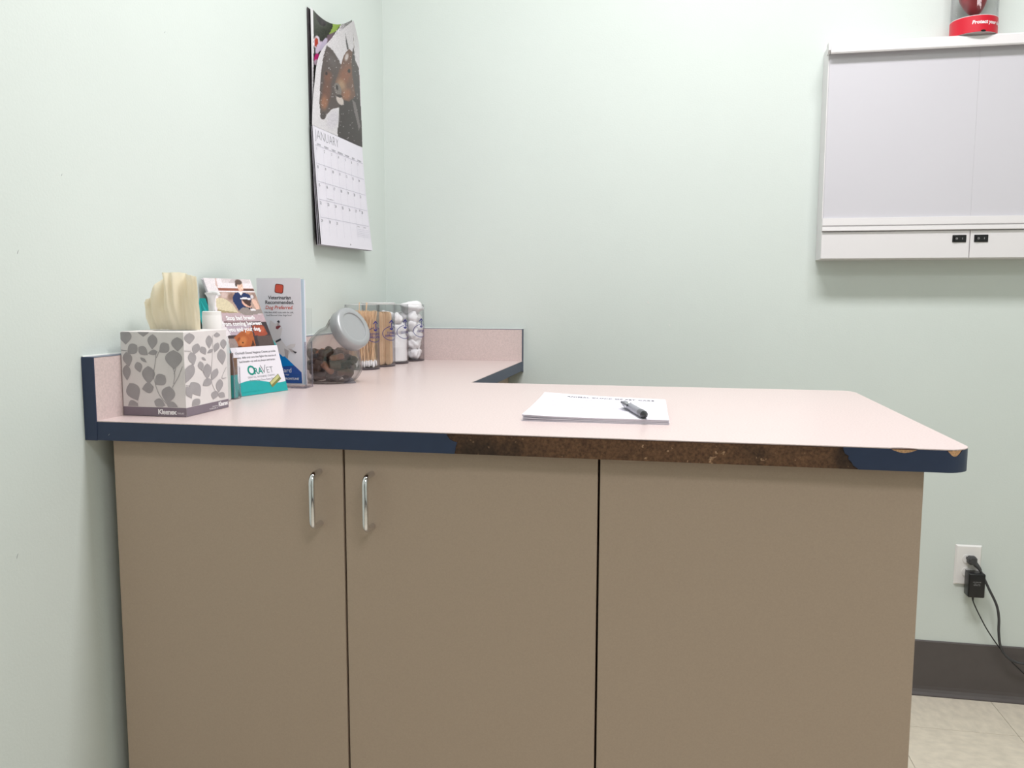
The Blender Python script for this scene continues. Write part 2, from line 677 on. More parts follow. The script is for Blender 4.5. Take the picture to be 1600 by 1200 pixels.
floor = struct(box('floor', 0, RX1, RY0, 0, -0.05, -0.003, M['seam']))
TS = 0.32
tile_mesh = None
xe = [0.0] + [x for x in [1.847 + TS * k for k in range(-8, 8)] if 0.02 < x < RX1 - 0.02] + [RX1]
ye = [RY0] + [y for y in [-0.207 - TS * k for k in range(20)][::-1] if RY0 + 0.02 < y < -0.02] + [0.0]
for i in range(len(xe) - 1):
    for j in range(len(ye) - 1):
        x0, x1, y0, y1 = xe[i], xe[i + 1], ye[j], ye[j + 1]
        g = 0.0006
        full = abs(x1 - x0 - TS) < 1e-4 and abs(y1 - y0 - TS) < 1e-4
        if full and tile_mesh is not None:
            t = bpy.data.objects.new('tile', tile_mesh)
            COL.objects.link(t)
            t.parent = floor
            t.location = (x0, y0, 0)
        else:
            b = MB().box(g, x1 - x0 - g, g, y1 - y0 - g, -0.003, 0)
            t = b.build('tile', M['tile'])
            t.parent = floor
            t.location = (x0, y0, 0)
            if full:
                tile_mesh = t.data
        # every second tile is turned so that its streaks run the other way
        if full and (i + j) % 2:
            t.rotation_euler = (0, 0, math.pi / 2)
            t.location = (x1, y0, 0)

# unseen dark door added behind the camera to give dark reflections and less fill
dr = struct(box('added_door', 0.75, 1.66, RY0 + 0.0005, RY0 + 0.040, 0.004, 2.06, mat('added_dark_door', rgb(58, 38, 28), 0.35, noise=.2, nscale=12, stretch=(1, 1, .15)), None, 0.002, 1))
for a_, b_, c_, d_ in ((0.68, 0.748, 0.0, 2.13), (1.662, 1.73, 0.0, 2.13), (0.748, 1.662, 2.062, 2.13)):
    box('added_door_frame', a_, b_, RY0 + 0.0005, RY0 + 0.055, c_, d_, M['baseboard'], dr)
MB().lathe([(.010, 0), (.010, .03), (.026, .045), (.026, .06), (.012, .066)], (1.60, RY0 + .04, 1.0), (0, 1, 0), 20).build('added_door_knob', M['chrome'], dr, True)

# little dents and filler spots in the paint
for wx, wz, r in ((0.832, 1.1626, .0045), (0.898, 1.0934, .0030), (1.267, 1.3564, .0014)):
    random.seed(int(wx * 1000))
    for k in range(2):
        pl = [(wx + k * r * .6 + r * random.uniform(.5, 1) * math.cos(t), wz - k * r * .7 + r * .6 * random.uniform(.5, 1) * math.sin(t)) for t in [6.283 * q / 9 for q in range(9)]]
        MB().slab([(x, -.0006, z) for x, z in pl], (0, -1, 0), .0004).build('filler_spot', M['caulk'], bpy.data.objects['wall_back'])
for wy, wz, r in ((-1.5103, 1.2284, .003), (-1.544, .8046, .0035), (-1.1453, 1.637, .002), (-1.4175, 1.3483, .0018)):
    pl = [(wy, wz), (wy + r * .4, wz + r * .9), (wy + r * .8, wz + r * 1.9), (wy + r * .2, wz + r)]
    MB().slab([(.0006, y, z) for y, z in pl], (1, 0, 0), .0004).build('scuff_mark', M['marking'], bpy.data.objects['wall_left'])

# cove base
BH = 0.1667


def baseboard(name, a, b, nrm):
    a, b, nrm = Vector(a), Vector(b), Vector(nrm)
    prof = [(0, 0), (0.016, 0), (0.0155, 0.0035), (0.010, 0.010), (0.006, 0.018), (0.0045, 0.028), (0.0045, BH - 0.003), (0.002, BH), (0, BH)]
    mb = MB()
    rs = [[tuple(p + nrm * d + Vector((0, 0, z))) for d, z in prof] for p in (a, b)]
    mb.rings(rs)
    return struct(mb.build(name, M['baseboard'], None))


baseboard('baseboard_back', (0.46, 0, 0), (RX1, 0, 0), (0, -1, 0))
baseboard('baseboard_left', (0, RY0, 0), (0, -1.40, 0), (1, 0, 0))
baseboard('baseboard_right', (RX1, 0, 0), (RX1, RY0, 0), (-1, 0, 0))
baseboard('baseboard_front', (1.74, RY0, 0), (RX1, RY0, 0), (0, 1, 0))

# ceiling grid pieces and the two troffers (above the frame)
for k in range(1, 6):
    x = 0.61 * k - 0.08
    if x < RX1 - 0.05:
        struct(box('trim_%d' % k, x - 0.012, x + 0.012, RY0, 0, CEIL - 0.004, CEIL, M['grid'], ceil_o))
for k in range(1, 7):
    y = -0.61 * k
    struct(box('trim_%d' % (k + 5), 0, RX1, y - 0.012, y + 0.012, CEIL - 0.005, CEIL - 0.0005, M['grid'], ceil_o))
for i, (lx, ly, pw, lsx, lsy) in enumerate(LIGHTS):
    hx_, hy_ = lsx / 2 + .02, lsy / 2 + .02
    t = thing('ceiling_light', (lx, ly, CEIL - 0.03),
              ['white ceiling light panel above the counter', 'white ceiling light panel in the middle of the room'][i], 'light')
    fb = MB()
    for (x0, x1, y0, y1) in ((-hx_ - .015, hx_ + .015, -hy_ - .015, -hy_), (-hx_ - .015, hx_ + .015, hy_, hy_ + .015), (-hx_ - .015, -hx_, -hy_, hy_), (hx_, hx_ + .015, -hy_, hy_)):
        fb.box(lx + x0, lx + x1, ly + y0, ly + y1, CEIL - 0.03, CEIL - 0.001)
    fb.build('frame', M['grid'], t)
    box('diffuser', lx - hx_, lx + hx_, ly - hy_, ly + hy_, CEIL - 0.022, CEIL - 0.012, M['lamp'], t)

# ------------------------------------------------------------------ base cabinets
YC = YF + 0.025   # door face
ZD = H - TH
HG = 'base cabinets under the worktop'


def handle(x, z0, z1, parent, ax='y'):
    r = 0.0046
    out = 0.030
    pts = [(x, YC, z0), (x, YC - out + 0.012, z0)]
    for k in range(5):
        a = k / 4 * math.pi / 2
        pts.append((x, YC - out + 0.012 - 0.012 * math.sin(a), z0 + 0.012 * (1 - math.cos(a))))
    for k in range(5):
        a = k / 4 * math.pi / 2
        pts.append((x, YC - out + 0.012 * (1 - math.cos(a)), z1 - 0.012 + 0.012 * math.sin(a)))
    pts += [(x, YC, z1)]
    m = MB().tube(pts, r, 16)
    return m.build('handle', M['chrome'], parent, True)


# two-door unit
x0, xm1, xm2, x1 = 0.0291, 0.4143, 0.4177, 0.7965
cb = thing('base_cabinet', ((x0 + x1) / 2, (YC + YB) / 2, 0),
           'tan two-door base cabinet with chrome handles, at the left wall', 'cabinet', HG)
b = MB()
b.box(x0, x1 + 0.0015, YC + 0.0195, YB - 0.03, 0.10, ZD - 0.0005)
b.build('body', M['cabdark'], cb)
box('side_panel', x0 - 0.0005, x0 + 0.015, YC + 0.019, YB - 0.03, 0.10, ZD - 0.0005, M['cab'], cb)
box('toe_kick', x0, x1, YC + 0.08, YC + 0.10, 0.0, 0.10, M['cabdark'], cb)
d1 = box('door', x0, xm1, YC, YC + 0.018, 0.105, ZD - 0.0015, M['cab'], cb, 0.0007, 1)
handle(0.3775, 0.8285, 0.9085, d1)
d2 = box('door', xm2, x1, YC, YC + 0.018, 0.105, ZD - 0.0015, M['cab'], cb, 0.0007, 1)
handle(0.4605, 0.8285, 0.9085, d2)
# end unit with one plain panel
x0, x1 = 0.7997, 1.2241
cb2 = thing('base_cabinet', ((x0 + x1) / 2, (YC + YB) / 2, 0),
            'tan base cabinet with one plain panel and no handle, at the right end', 'cabinet', HG)
box('body', x0 - 0.0008, x1 - 0.002, YC + 0.0195, YB - 0.03, 0.10, ZD - 0.0005, M['cabdark'], cb2)
box('front_panel', x0, x1, YC, YC + 0.018, 0.0, ZD - 0.0015, M['cab'], cb2, 0.0007, 1)
box('side_panel', x1 - 0.0015, x1, YC + 0.0185, YB - 0.03, 0.0, ZD - 0.0005, M['cab'], cb2)
box('back_panel', x0, x1 - 0.002, YB - 0.0298, YB - 0.012, 0.0, ZD - 0.0005, M['cab'], cb2)
# unit under the wing along the left wall
cb3 = thing('base_cabinet', (0.22, -0.35, 0),
            'tan base cabinet under the back wing of the worktop, mostly hidden', 'cabinet', HG)
box('body', 0.0291, 0.385, YB - 0.0, -0.001, 0.10, ZD - 0.0005, M['cabdark'], cb3)
box('toe_kick', 0.05, 0.33, YB + 0.01, -0.02, 0.0, 0.10, M['cabdark'], cb3)
box('door', 0.3855, 0.403, YB + 0.005, -0.352, 0.105, ZD - 0.0015, M['cab'], cb3, 0.0007, 1)
box('door', 0.3855, 0.403, -0.348, -0.003, 0.105, ZD - 0.0015, M['cab'], cb3, 0.0007, 1)

# ------------------------------------------------------------------ worktop
wt = thing('worktop', (0.6, -1.0, ZD),
           'pink laminate L-shaped worktop with navy edge band torn off along the front', 'countertop')


def arc(cx, cy, r, a0, a1, n=8):
    return [(cx + r * math.cos(math.radians(a0 + (a1 - a0) * i / n)), cy + r * math.sin(math.radians(a0 + (a1 - a0) * i / n))) for i in range(n + 1)]


RF, RB = 0.036, 0.034


def outline(ins, chips=False):
    xr, yf, yb, xs = XR - ins, YF + ins, YB - ins, XS - ins
    pts = [(BT + 0.0002, yf)]
    if chips:
        for k in range(13):   # shallow bites out of the laminate above the chips
            t = k / 12
            pts.append((1.174 + 0.034 * t, yf + 0.0035 * math.sin(math.pi * t) ** 0.7))
    pts += arc(xr - RF, yf + RF, RF, -90, 0)
    pts += arc(xr - RB, yb - RB, RB, 0, 90)
    pts += [(xs, yb), (xs, -BT - 0.0002), (BT + 0.0002, -BT - 0.0002)]
    return pts


MB().prism(outline(0.0012), ZD, H - 0.0022).build('core', M['core'], wt)
MB().prism(outline(0.0006), H - 0.0022, H - 0.0012).build('laminate_edge', M['lam_core'], wt)
MB().prism(outline(0.0, True), H - 0.0012, H).build('laminate', M['laminate'], wt)
# left piece of the front band, jagged end
zt = H - 0.0014
YI = YF + 0.0012
def band_piece(name, jag, xa, left):
    vs, n = [], len(jag)
    far = [(xa, z) for x, z in jag]
    for yy in (YI, YF):
        vs += [(x, yy, z) for x, z in jag]
    for yy in (YI, YF):
        vs += [(x, yy, z) for x, z in far]
    fs = []
    for i in range(n - 1):
        a, b_ = i, i + 1
        fs.append((a, b_, n + b_, n + a))
        fs.append((n + a, n + b_, 3 * n + b_, 3 * n + a))
        fs.append((a, 2 * n + a, 2 * n + b_, b_))
    fs.append((0, n, 3 * n, 2 * n))
    fs.append((n - 1, 3 * n - 1, 4 * n - 1, 2 * n - 1)[::-1])
    return vs, fs
jagL = [(0.583, zt), (0.5835, .974), (0.588, .9685), (0.594, .966), (0.5985, .9647), (0.596, .959), (0.5955, .954), (0.594, ZD)]
vs, fs = band_piece('l', jagL, 0.0, True)
mobj('edge_band', vs, fs, M['band'], wt)
jagR = [(1.1170, zt), (1.1175, .973), (1.1195, .9685), (1.1245, .9655), (1.1235, .962), (1.1285, .957), (1.1305, .953), (1.1355, .950), (1.137, ZD)]
mb = MB()
vs, fs = band_piece('r', jagR, 1.16, False)
mb.add(vs, fs)
path, tops = [], []
def chipz(x):
    z = zt
    for (a, b_, dep) in ((1.174, 1.2085, 0.0052), (1.2425, 1.262, 0.0085)):
        if a < x < b_:
            t = (x - a) / (b_ - a)
            z = min(z, zt - dep * (1 - abs(2 * t - 1) ** 1.6))
    return z
for k in range(60):
    x = 1.16 + (XR - RF - 1.16) * k / 60
    path.append((x, YI))
    tops.append(chipz(x))
for q in arc(XR - RF, YF + RF, RF - 0.0012, -90, 0, 16):
    path.append(q)
    tops.append(chipz(XR - RF + (q[0] - (XR - RF)) * 1.0) if q[0] < 1.262 else zt)
for q in arc(XR - RB, YB - RB, RB - 0.0012, 0, 90, 12):
    path.append(q)
    tops.append(zt)
path += [(XS + 0.0, YB - 0.0012)]
tops += [zt]
mb.strip(path, 0.0012, ZD, tops)
mb.build('edge_band', M['band'], wt)
MB().strip([(XS - 0.0012, YB), (XS - 0.0012, -0.0005)], 0.0012, ZD, zt).build('edge_band', M['band'], wt)
# freshly chipped wood showing in the two bites
for (a, b_, dep) in ((1.1745, 1.208, 0.0060), (1.243, 1.2615, 0.0095)):
    pts = []
    nn = 12
    def yfr(x):
        cx = XR - RF
        return YF if x < cx else YF + RF - math.sqrt(max(RF * RF - (x - cx) ** 2, 0))
    lower = [(a + (b_ - a) * k / nn, zt - dep * (1 - abs(2 * k / nn - 1) ** 1.6)) for k in range(nn + 1)]
    mbc = MB()
    v = [(x, yfr(x) + 0.0009, z) for x, z in lower] + [(x, yfr(x) + 0.0009, zt) for x, z in lower]
    mbc.add(v, [(k, k + 1, nn + 2 + k, nn + 1 + k) for k in range(nn)])
    mbc.build('chipped_spot', M['chip'], wt)
# white nicks low on the band at the left
polys_obj('scratch', [[(0.002, 0.0), (0.0045, 0.0025), (0.0048, 0.003), (0.0022, 0.0006)]], M['caulk'], wt,
          frame((0.0385, YF, ZD + 0.008), (1, 0, 0), (0, 0, 1), 0.0002))

# backsplashes
bsl = thing('backsplash', (BT / 2, -0.7, ZD), 'pink speckled splash board along the left wall with navy front end', 'backsplash',
            'splash boards around the worktop')
box('board', 0.0005, BT, YF + 0.0012, -0.0005, ZD, H + BS - 0.0012, M['laminate'], bsl)
box('end_band', 0.0, BT + 0.0006, YF - 0.0012, YF + 0.0011, ZD - 0.0006, H + BS, M['band'], bsl, 0.0005, 1)
box('top_band', 0.0005, BT + 0.0003, YF + 0.0012, -0.0005, H + BS - 0.0011, H + BS, M['band_top'], bsl)
random.seed(3)
pts = [(0.0012, YF + 0.0 + k * (-YF - 0.004) / 80, H + BS + random.uniform(-0.0006, 0.001)) for k in range(81)]
MB().tube(pts, [random.uniform(0.0010, 0.0022) for _ in pts], 6).build('caulk_bead', M['caulk'], bsl, True)
pts = [(0.0006, YF + 0.001, ZD - 0.001 + k * (BS + TH) / 20) for k in range(21)]
MB().tube(pts, [random.uniform(0.0005, 0.0013) for _ in pts], 6).build('caulk_bead', M['caulk'], bsl, True)
bsb = thing('backsplash', (0.23, -BT / 2, ZD), 'pink speckled splash board along the back wall ending in a thin navy strip', 'backsplash',
            'splash boards around the worktop')
box('board', BT + 0.0006, XS - 0.0012, -BT, -0.0005, H + 0.0001, H + BS - 0.0012, M['laminate'], bsb)
box('end_band', XS - 0.0012, XS + 0.0003, -BT - 0.0006, -0.0004, ZD - 0.004, H + BS, M['band'], bsb)
box('top_band', BT + 0.0006, XS - 0.0012, -BT - 0.0003, -0.0005, H + BS - 0.0011, H + BS, M['band_top'], bsb)
pts = [(BT + 0.002 + k * (XS - BT) / 40, -0.0012, H + BS + random.uniform(-0.0004, 0.001)) for k in range(41)]
MB().tube(pts, [random.uniform(0.0009, 0.0018) for _ in pts], 6).build('caulk_bead', M['caulk'], bsb, True)
pts = [(XS + 0.0008, -0.0008, ZD - 0.006 + k * (BS + TH + 0.004) / 20) for k in range(21)]
MB().tube(pts, [random.uniform(0.0005, 0.0014) for _ in pts], 6).build('caulk_bead', M['caulk'], bsb, True)

# ------------------------------------------------------------------ x-ray viewer on the back wall
VX0, VX1, VZ0, VZ1, VD = 1.3105, 2.078, 1.2835, 1.866, -0.080
vw = thing('film_viewer', ((VX0 + VX1) / 2, -0.04, VZ0), 'white wall-mounted two-bay film light box with blank grey screen', 'light box')
mb = MB()
mb.box(VX0, VX1, VD + 0.004, -0.0005, VZ0, VZ1 - 0.004, 0.001, 1)
mb.build('housing', M['white_metal'], vw)
SM = 1.692
box('screen', VX0 + 0.003, SM - 0.00012, VD, VD + 0.0039, 1.396, 1.845, M['diffuser'], vw)
box('screen', SM + 0.00012, VX1 - 0.003, VD, VD + 0.0039, 1.396, 1.845, M['diffuser'], vw)
# top clip rail: sloped extrusion
prof = [(-0.0, 1.8665), (-0.094, 1.8665), (-0.102, 1.861), (-0.104, 1.838), (-0.102, 1.8345), (-0.099, 1.8345), (-0.099, 1.842), (VD, 1.848), (VD + 0.003, 1.86), (0, 1.862)]
MB().rings([[(x, y, z) for y, z in prof] for x in (VX0 + 0.0015, VX1 - 0.0015)]).build('clip_rail', M['white_metal'], vw)
prof = [(-0.07, 1.866), (-0.094, 1.8662), (-0.100, 1.861), (-0.101, 1.845), (-0.090, 1.838), (-0.07, 1.838)]
MB().rings([[(x, y, z) for y, z in prof] for x in (VX0 - 0.0045, VX0 + 0.0013)]).build('rail_end_cap', M['white_metal'], vw)
# lower ledge with grooves
prof = [(VD + 0.004, 1.3975), (VD - 0.006, 1.396), (VD - 0.007, 1.3765), (VD - 0.003, 1.3755), (VD - 0.003, 1.3735), (VD - 0.008, 1.3725),
        (VD - 0.009, 1.3615), (VD - 0.004, 1.3605), (VD + 0.004, 1.3605)]
MB().rings([[(x, y, z) for y, z in prof] for x in (VX0 + 0.0005, VX1 - 0.0005)]).build('film_ledge', M['white_metal'], vw)
for a, b_ in ((VX0 + 0.0005, 1.6925), (1.6945, VX1 - 0.0005)):
    box('control_panel', a, b_, VD - 0.002, VD + 0.0039, VZ0 + 0.0015, 1.3585, M['white_metal'], vw, 0.0007, 1)
for xa in (1.649, 1.7035):
    sw = box('rocker_switch', xa, xa + 0.035, VD - 0.0045, VD - 0.0021, 1.327, 1.3465, M['black'], vw, 0.001, 1)
    rk = MB()
    rk.add([(xa + .004, VD - .0045, 1.330), (xa + .031, VD - .0045, 1.330), (xa + .031, VD - .0045, 1.3435), (xa + .004, VD - .0045, 1.3435),
            (xa + .004, VD - .0085, 1.331), (xa + .0175, VD - .0055, 1.331), (xa + .031, VD - .0065, 1.331),
            (xa + .004, VD - .0085, 1.3425), (xa + .0175, VD - .0055, 1.3425), (xa + .031, VD - .0065, 1.3425)],
           [(4, 5, 8, 7), (5, 6, 9, 8), (0, 4, 7, 3), (1, 2, 9, 6), (0, 1, 6, 5, 4), (3, 7, 8, 9, 2)])
    rk.build('rocker', M['black'], sw)
    text_obj('switch_marking', [('O', xa + 0.0095, 1.3345, 0.0066, {'bold': 0.0002}), ('I', xa + 0.0245, 1.3345, 0.0066, {'bold': 0.0002})], M['marking'], sw,
             lambda x, y, e=0: (x, VD - 0.0088 if x < xa + 0.017 else VD - 0.0068, y))

# ------------------------------------------------------------------ heart display on the viewer
hx, hy, hz, hr = 1.678, -0.061, VZ1 + 0.0008, 0.0565
hd = thing('heart_display', (hx, hy, hz), 'clear tube display with red heart model and red label, on the light box', 'display')
MB().lathe([(hr - .004, 0), (hr, 0.001), (hr, 0.004), (hr - .004, 0.005)], (hx, hy, hz), seg=48).build('base', M['frost'], hd, True)
mb = MB()
ro, ri = hr, hr - 0.0025
mb.lathe([(ri, .005), (ri, .23), (ro, .23), (ro, .005)], (hx, hy, hz), seg=48, cap0=False, cap1=False)
mb.build('tube', M['acrylic'], hd, True)
MB().lathe([(hr + .0006, .0005), (hr + .0006, .042), (hr + .0002, .042), (hr + .0002, .0005)], (hx, hy, hz), seg=64, cap0=False, cap1=False).build('label_band', M['red'], hd, True)
MB().lathe([(hr + .0005, .042), (hr + .0008, .0426), (hr + .0005, .0432)], (hx, hy, hz), seg=64, cap0=False, cap1=False).build('label_rim', M['print_white'], hd, True)
MB().lathe([(hr, .229), (hr + .001, .231), (hr + .001, .236), (hr - .003, .238)], (hx, hy, hz), seg=48).build('cap', M['red'], hd, True)


def cylmap(cx, cy, r, a0, z0):
    return lambda x, y, e=0: (cx + (r + e) * math.cos(a0 + x / r), cy + (r + e) * math.sin(a0 + x / r), z0 + y)


# camera direction is about -97 deg here; text starts a little left of it and wraps right
text_obj('label_text', [('Protect your dog', 0, 0, 0.0125, {'align': 'LEFT', 'bold': 0.0004, 'shear': 0.15})], M['print_white'], hd,
         cylmap(hx, hy, hr + 0.001, math.radians(-112), hz + 0.021))
polys_obj('label_notch', [ellipse(0.016, 0.0022, 0.0065, 0.0028, n=14)], M['black'], hd, cylmap(hx, hy, hr + .0009, math.radians(-100), hz))
rs = []
hpts = [(0.00, 0.002, 0), (0.006, 0.010, 0), (0.014, 0.018, 0), (0.027, 0.026, .002), (0.042, 0.033, .004), (0.060, 0.037, .005), (0.078, 0.037, .005),
        (0.094, 0.032, .003), (0.104, 0.022, 0), (0.109, 0.010, 0)]
for h, r, ox in hpts:
    rs.append([(hx - ox + r * math.cos(t) * 1.0, hy + r * 0.82 * math.sin(t), hz + 0.053 + h) for t in [2 * math.pi * k / 28 for k in range(28)]])
hm = MB().rings(rs).build('heart_model', M['heart'], hd, True)
MB().tube(smooth_path([(hx, hy, hz + .155), (hx + .004, hy, hz + .178), (hx + .018, hy, hz + .188), (hx + .030, hy, hz + .176), (hx + .034, hy, hz + .150)]), 0.008, 12).build('aorta', M['heart'], hm, True)
MB().tube([(hx - .016, hy, hz + .14), (hx - .02, hy, hz + .18)], 0.006, 12).build('vessel', M['heart'], hm, True)
MB().tube([(hx, hy, hz + .004), (hx, hy, hz + .056)], 0.0012, 8).build('wire_stem', M['chrome'], hd, True)

# ------------------------------------------------------------------ wall outlet, plug, adapter, cords
ot = thing('wall_outlet', (1.7665, -0.003, 0.40), 'white wall outlet plate low on the back wall above the dark base', 'outlet')
ox0, ox1, oz0, oz1 = 1.731, 1.802, 0.344, 0.463
vs = [(ox0, -.0005, oz0), (ox1, -.0005, oz0), (ox1, -.0005, oz1), (ox0, -.0005, oz1),
      (ox0 + .004, -.006, oz0 + .004), (ox1 - .004, -.006, oz0 + .004), (ox1 - .004, -.006, oz1 - .004), (ox0 + .004, -.006, oz1 - .004)]
mobj('cover_plate', vs, [(0, 1, 5, 4), (1, 2, 6, 5), (2, 3, 7, 6), (3, 0, 4, 7), (4, 5, 6, 7), (3, 2, 1, 0)], M['white_pl'], ot)
for zc in (0.4225, 0.384):
    rc = MB().rings([[(1.7665 + a, -0.0061 - d, zc + c) for a, c in
                      [(.0165 * math.cos(t), max(-.0125, min(.0125, .0165 * math.sin(t)))) for t in [2 * math.pi * k / 28 for k in range(28)]]] for d in (0, .002)])
    r_ = rc.build('receptacle', M['white_pl'], ot)
    sl = MB()
    sl.box(1.7665 - .0075, 1.7665 - .006, -.0084, -.0082, zc + .000, zc + .008)
    sl.box(1.7665 + .006, 1.7665 + .0075, -.0084, -.0082, zc + .001, zc + .007)
    sl.build('slot', M['black'], r_)
MB().lathe([(.003, 0), (.0028, .0012), (.001, .0016)], (1.7665, -.006, .4033), (0, -1, 0), 14).build('screw', M['white_pl'], ot, True)

# grey plug with its cord
pc = thing('grey_cord', (1.77, -0.02, 0.42), 'thick dark grey cord plugged into the upper socket of the outlet', 'cord')
mb = MB()
sec = [(-.012, -.008), (-.012, .006), (-.007, .012), (.007, .012), (.012, .006), (.012, -.008), (.006, -.012), (-.006, -.012)]
mb.rings([[(1.772 + a * s, y, .4225 + c * s) for a, c in sec] for y, s in ((-.0085, .95), (-.012, 1.0), (-.024, 1.0), (-.030, .7))])
mb.build('plug', M['cordgrey'], pc)
mb = MB().tube([(1.779, -.024, .414), (1.787, -.030, .404), (1.791, -.031, .398)], [.0075, .0055, .0042], 12)
mb.build('strain_relief', M['cordgrey'], pc, True)
cp = smooth_path([(1.789, -.031, .401), (1.800, -.033, .378), (1.816, -.033, .345), (1.838, -.033, .300), (1.846, -.034, .262), (1.848, -.034, .222), (1.855, -.033, .180),
                  (1.872, -.031, .150), (1.900, -.029, .132), (1.95, -.03, .125), (2.02, -.04, .10), (2.10, -.07, .040), (2.16, -.10, .0052), (2.3, -.16, .0052), (2.5, -.2, .0052)])
MB().tube(cp, 0.0036, 10).build('cable', M['cordgrey'], pc, True)

ad = thing('power_adapter', (1.78, -0.03, 0.35), 'black square power adapter in the lower socket with a thin black lead', 'adapter')
mb = MB().box(1.7575, 1.802, -.044, -.0085, .320, .391, 0.004, 3)
ab = mb.build('body', M['black'], ad, True)
polys_obj('rating_label', [[(.010, .034), (.034, .034), (.034, .050), (.010, .050)]], M['blackmat'], ab, frame((1.7575, -.044, .320), (1, 0, 0), (0, 0, 1), .0002))
text_obj('rating_text', [('AC ADAPTER', .022, .0455, .0035), ('INPUT 120V', .022, .0405, .003), ('OUTPUT 12V', .022, .0365, .003)], M['marking'], ab,
         frame((1.7575, -.044, .320), (1, 0, 0), (0, 0, 1), .0004))
MB().tube([(1.777, -.026, .321), (1.777, -.026, .312), (1.778, -.026, .305)], [.0035, .003, .0018], 10).build('strain_relief', M['black'], ad, True)
cp = smooth_path([(1.777, -.026, .308), (1.784, -.027, .290), (1.800, -.028, .258), (1.820, -.028, .222), (1.850, -.028, .178), (1.884, -.024, .138), (1.925, -.023, .098), (1.975, -.026, .055),
                  (2.03, -.05, .004), (2.15, -.07, .003), (2.4, -.12, .003)])
MB().tube(cp, 0.0017, 8).build('lead', M['black'], ad, True)

# ------------------------------------------------------------------ calendar on the left wall
cl = thing('wall_calendar', (0.0, -0.38, 1.6), 'open wall calendar showing January below a picture of two brown horses', 'calendar')


def row_surface(rows, w):
    """rows: list (bottom to top) of (left, mid, right) world points -> smooth surface(u,v)"""
    R = [[Vector(p) for p in r] for r in rows]
    n = len(R) - 1

    def s(u, v):
        t = v * n
        i = min(int(t), n - 1)
        f = t - i
        cols = []
        for c in range(3):
            p0, p1, p2, p3 = R[max(i - 1, 0)][c], R[i][c], R[i + 1][c], R[min(i + 2, n)][c]
            cols.append(0.5 * ((2 * p1) + (p2 - p0) * f + (2 * p0 - 5 * p1 + 4 * p2 - p3) * f * f + (3 * p1 - p0 - 3 * p2 + p3) * f ** 3))
        a, b, c = cols
        return tuple(a * (1 - u) * (1 - 2 * u) + b * 4 * u * (1 - u) + c * u * (2 * u - 1)) + ()
    return s


# lower January sheet; the stack of later months hangs behind it
def low(u, v, d=0.0, inset=0.0):
    # v 0 = fold, 1 = bottom; d = distance behind the front sheet
    x = 0.012 + 0.012 * v ** 1.2 + 0.009 * u * v * v - d * (0.35 + 0.65 * v)
    y = -0.558 + 0.010 * v + (0.338 + 0.006 * v) * u - inset * 0.5
    z = 1.6000 + 0.006 * u - (0.2935 + 0.0005 * u) * v - inset
    return (max(x, 0.001 + (0.02 - d) * 0.05), y, z)


def sheet(name, f, m, parent, nu=10, nv=14):
    vs = [f(i / nu, j / nv) for j in range(nv + 1) for i in range(nu + 1)]
    w = nu + 1
    fs = [(j * w + i, (j + 1) * w + i, (j + 1) * w + i + 1, j * w + i + 1) for j in range(nv) for i in range(nu)]
    return mobj(name, vs, fs, m, parent, True)


jan = sheet('january_sheet', lambda u, v: low(u, v), M['paper'], cl)
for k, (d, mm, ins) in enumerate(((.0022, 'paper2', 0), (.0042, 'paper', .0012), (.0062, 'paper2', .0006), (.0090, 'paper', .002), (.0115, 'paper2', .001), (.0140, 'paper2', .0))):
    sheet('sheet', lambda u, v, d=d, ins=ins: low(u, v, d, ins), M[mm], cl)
W_, H_ = 0.34, 0.2935


def lowmap(x, y, e=0.0):
    """x across from left, y down from the fold in metres"""
    p = low(x / W_, y / H_)
    return (p[0] + 0.0005 + e, p[1], p[2])


lm = lambda x, y, e=0.0: lowmap(x, -y, e)
text_obj('month_title', [('JANUARY', 0.012, -0.030, 0.034, {'align': 'LEFT', 'bold': -0.0009, 'space': 1.05})], M['logo_grey'], jan, lm)
days = []
cw, ch, top = (W_ - 0.016) / 7, 0.0445, 0.046
for i, dn in enumerate(['SUNDAY', 'MONDAY', 'TUESDAY', 'WEDNESDAY', 'THURSDAY', 'FRIDAY', 'SATURDAY']):
    days.append((dn, 0.008 + cw * (i + .5), -top + 0.0015, 0.0062))
for dday in range(1, 32):
    c, r = (dday - 1) % 7, (dday - 1) // 7
    days.append((str(dday), 0.008 + cw * c + 0.008, -(top + ch * r + 0.0125), 0.0105))
days += [('MARTIN LUTHER KING JR DAY', .008 + cw * 1.5, -(top + ch * 2 + .040), .0030), ('DECEMBER', .008 + cw * 5.3, -(top + ch * 4 + .008), .0038), ('FEBRUARY', .008 + cw * 6.3, -(top + ch * 4 + .008), .0038)]
tag(text_obj('dates', days, M['logo_grey'], jan, lm), kind='stuff')
lines = []
for r in range(6):
    y = top + ch * r
    if r < 5:
        for s in range(8):
            lines.append([(0.008 + (W_ - .016) * s / 8, y), (0.008 + (W_ - .016) * (s + 1) / 8, y), (0.008 + (W_ - .016) * (s + 1) / 8, y + .0007), (0.008 + (W_ - .016) * s / 8, y + .0007)])
for c in range(8):
    x = .008 + cw * c
    for r in range(5):
        lines.append([(x, top + ch * r), (x + .0004, top + ch * r), (x + .0004, top + ch * (r + 1)), (x, top + ch * (r + 1))])
for k in range(5):
    yy = top + ch * 4 + .014 + k * .005
    lines.append([(.008 + cw * 5, yy), (.008 + cw * 6.9, yy), (.008 + cw * 6.9, yy + .0004), (.008 + cw * 5, yy + .0004)])
polys_obj('grid_lines', lines, M['lightink'], jan, lowmap)
for a_, b_ in ((W_ * .54, H_ - .009), (W_ * .81, top + ch * 3.12)):
    polys_obj('punch_hole', [ellipse(a_, b_, .0015, .0025, n=10)], M['ink'], jan, lowmap, 0.0001)

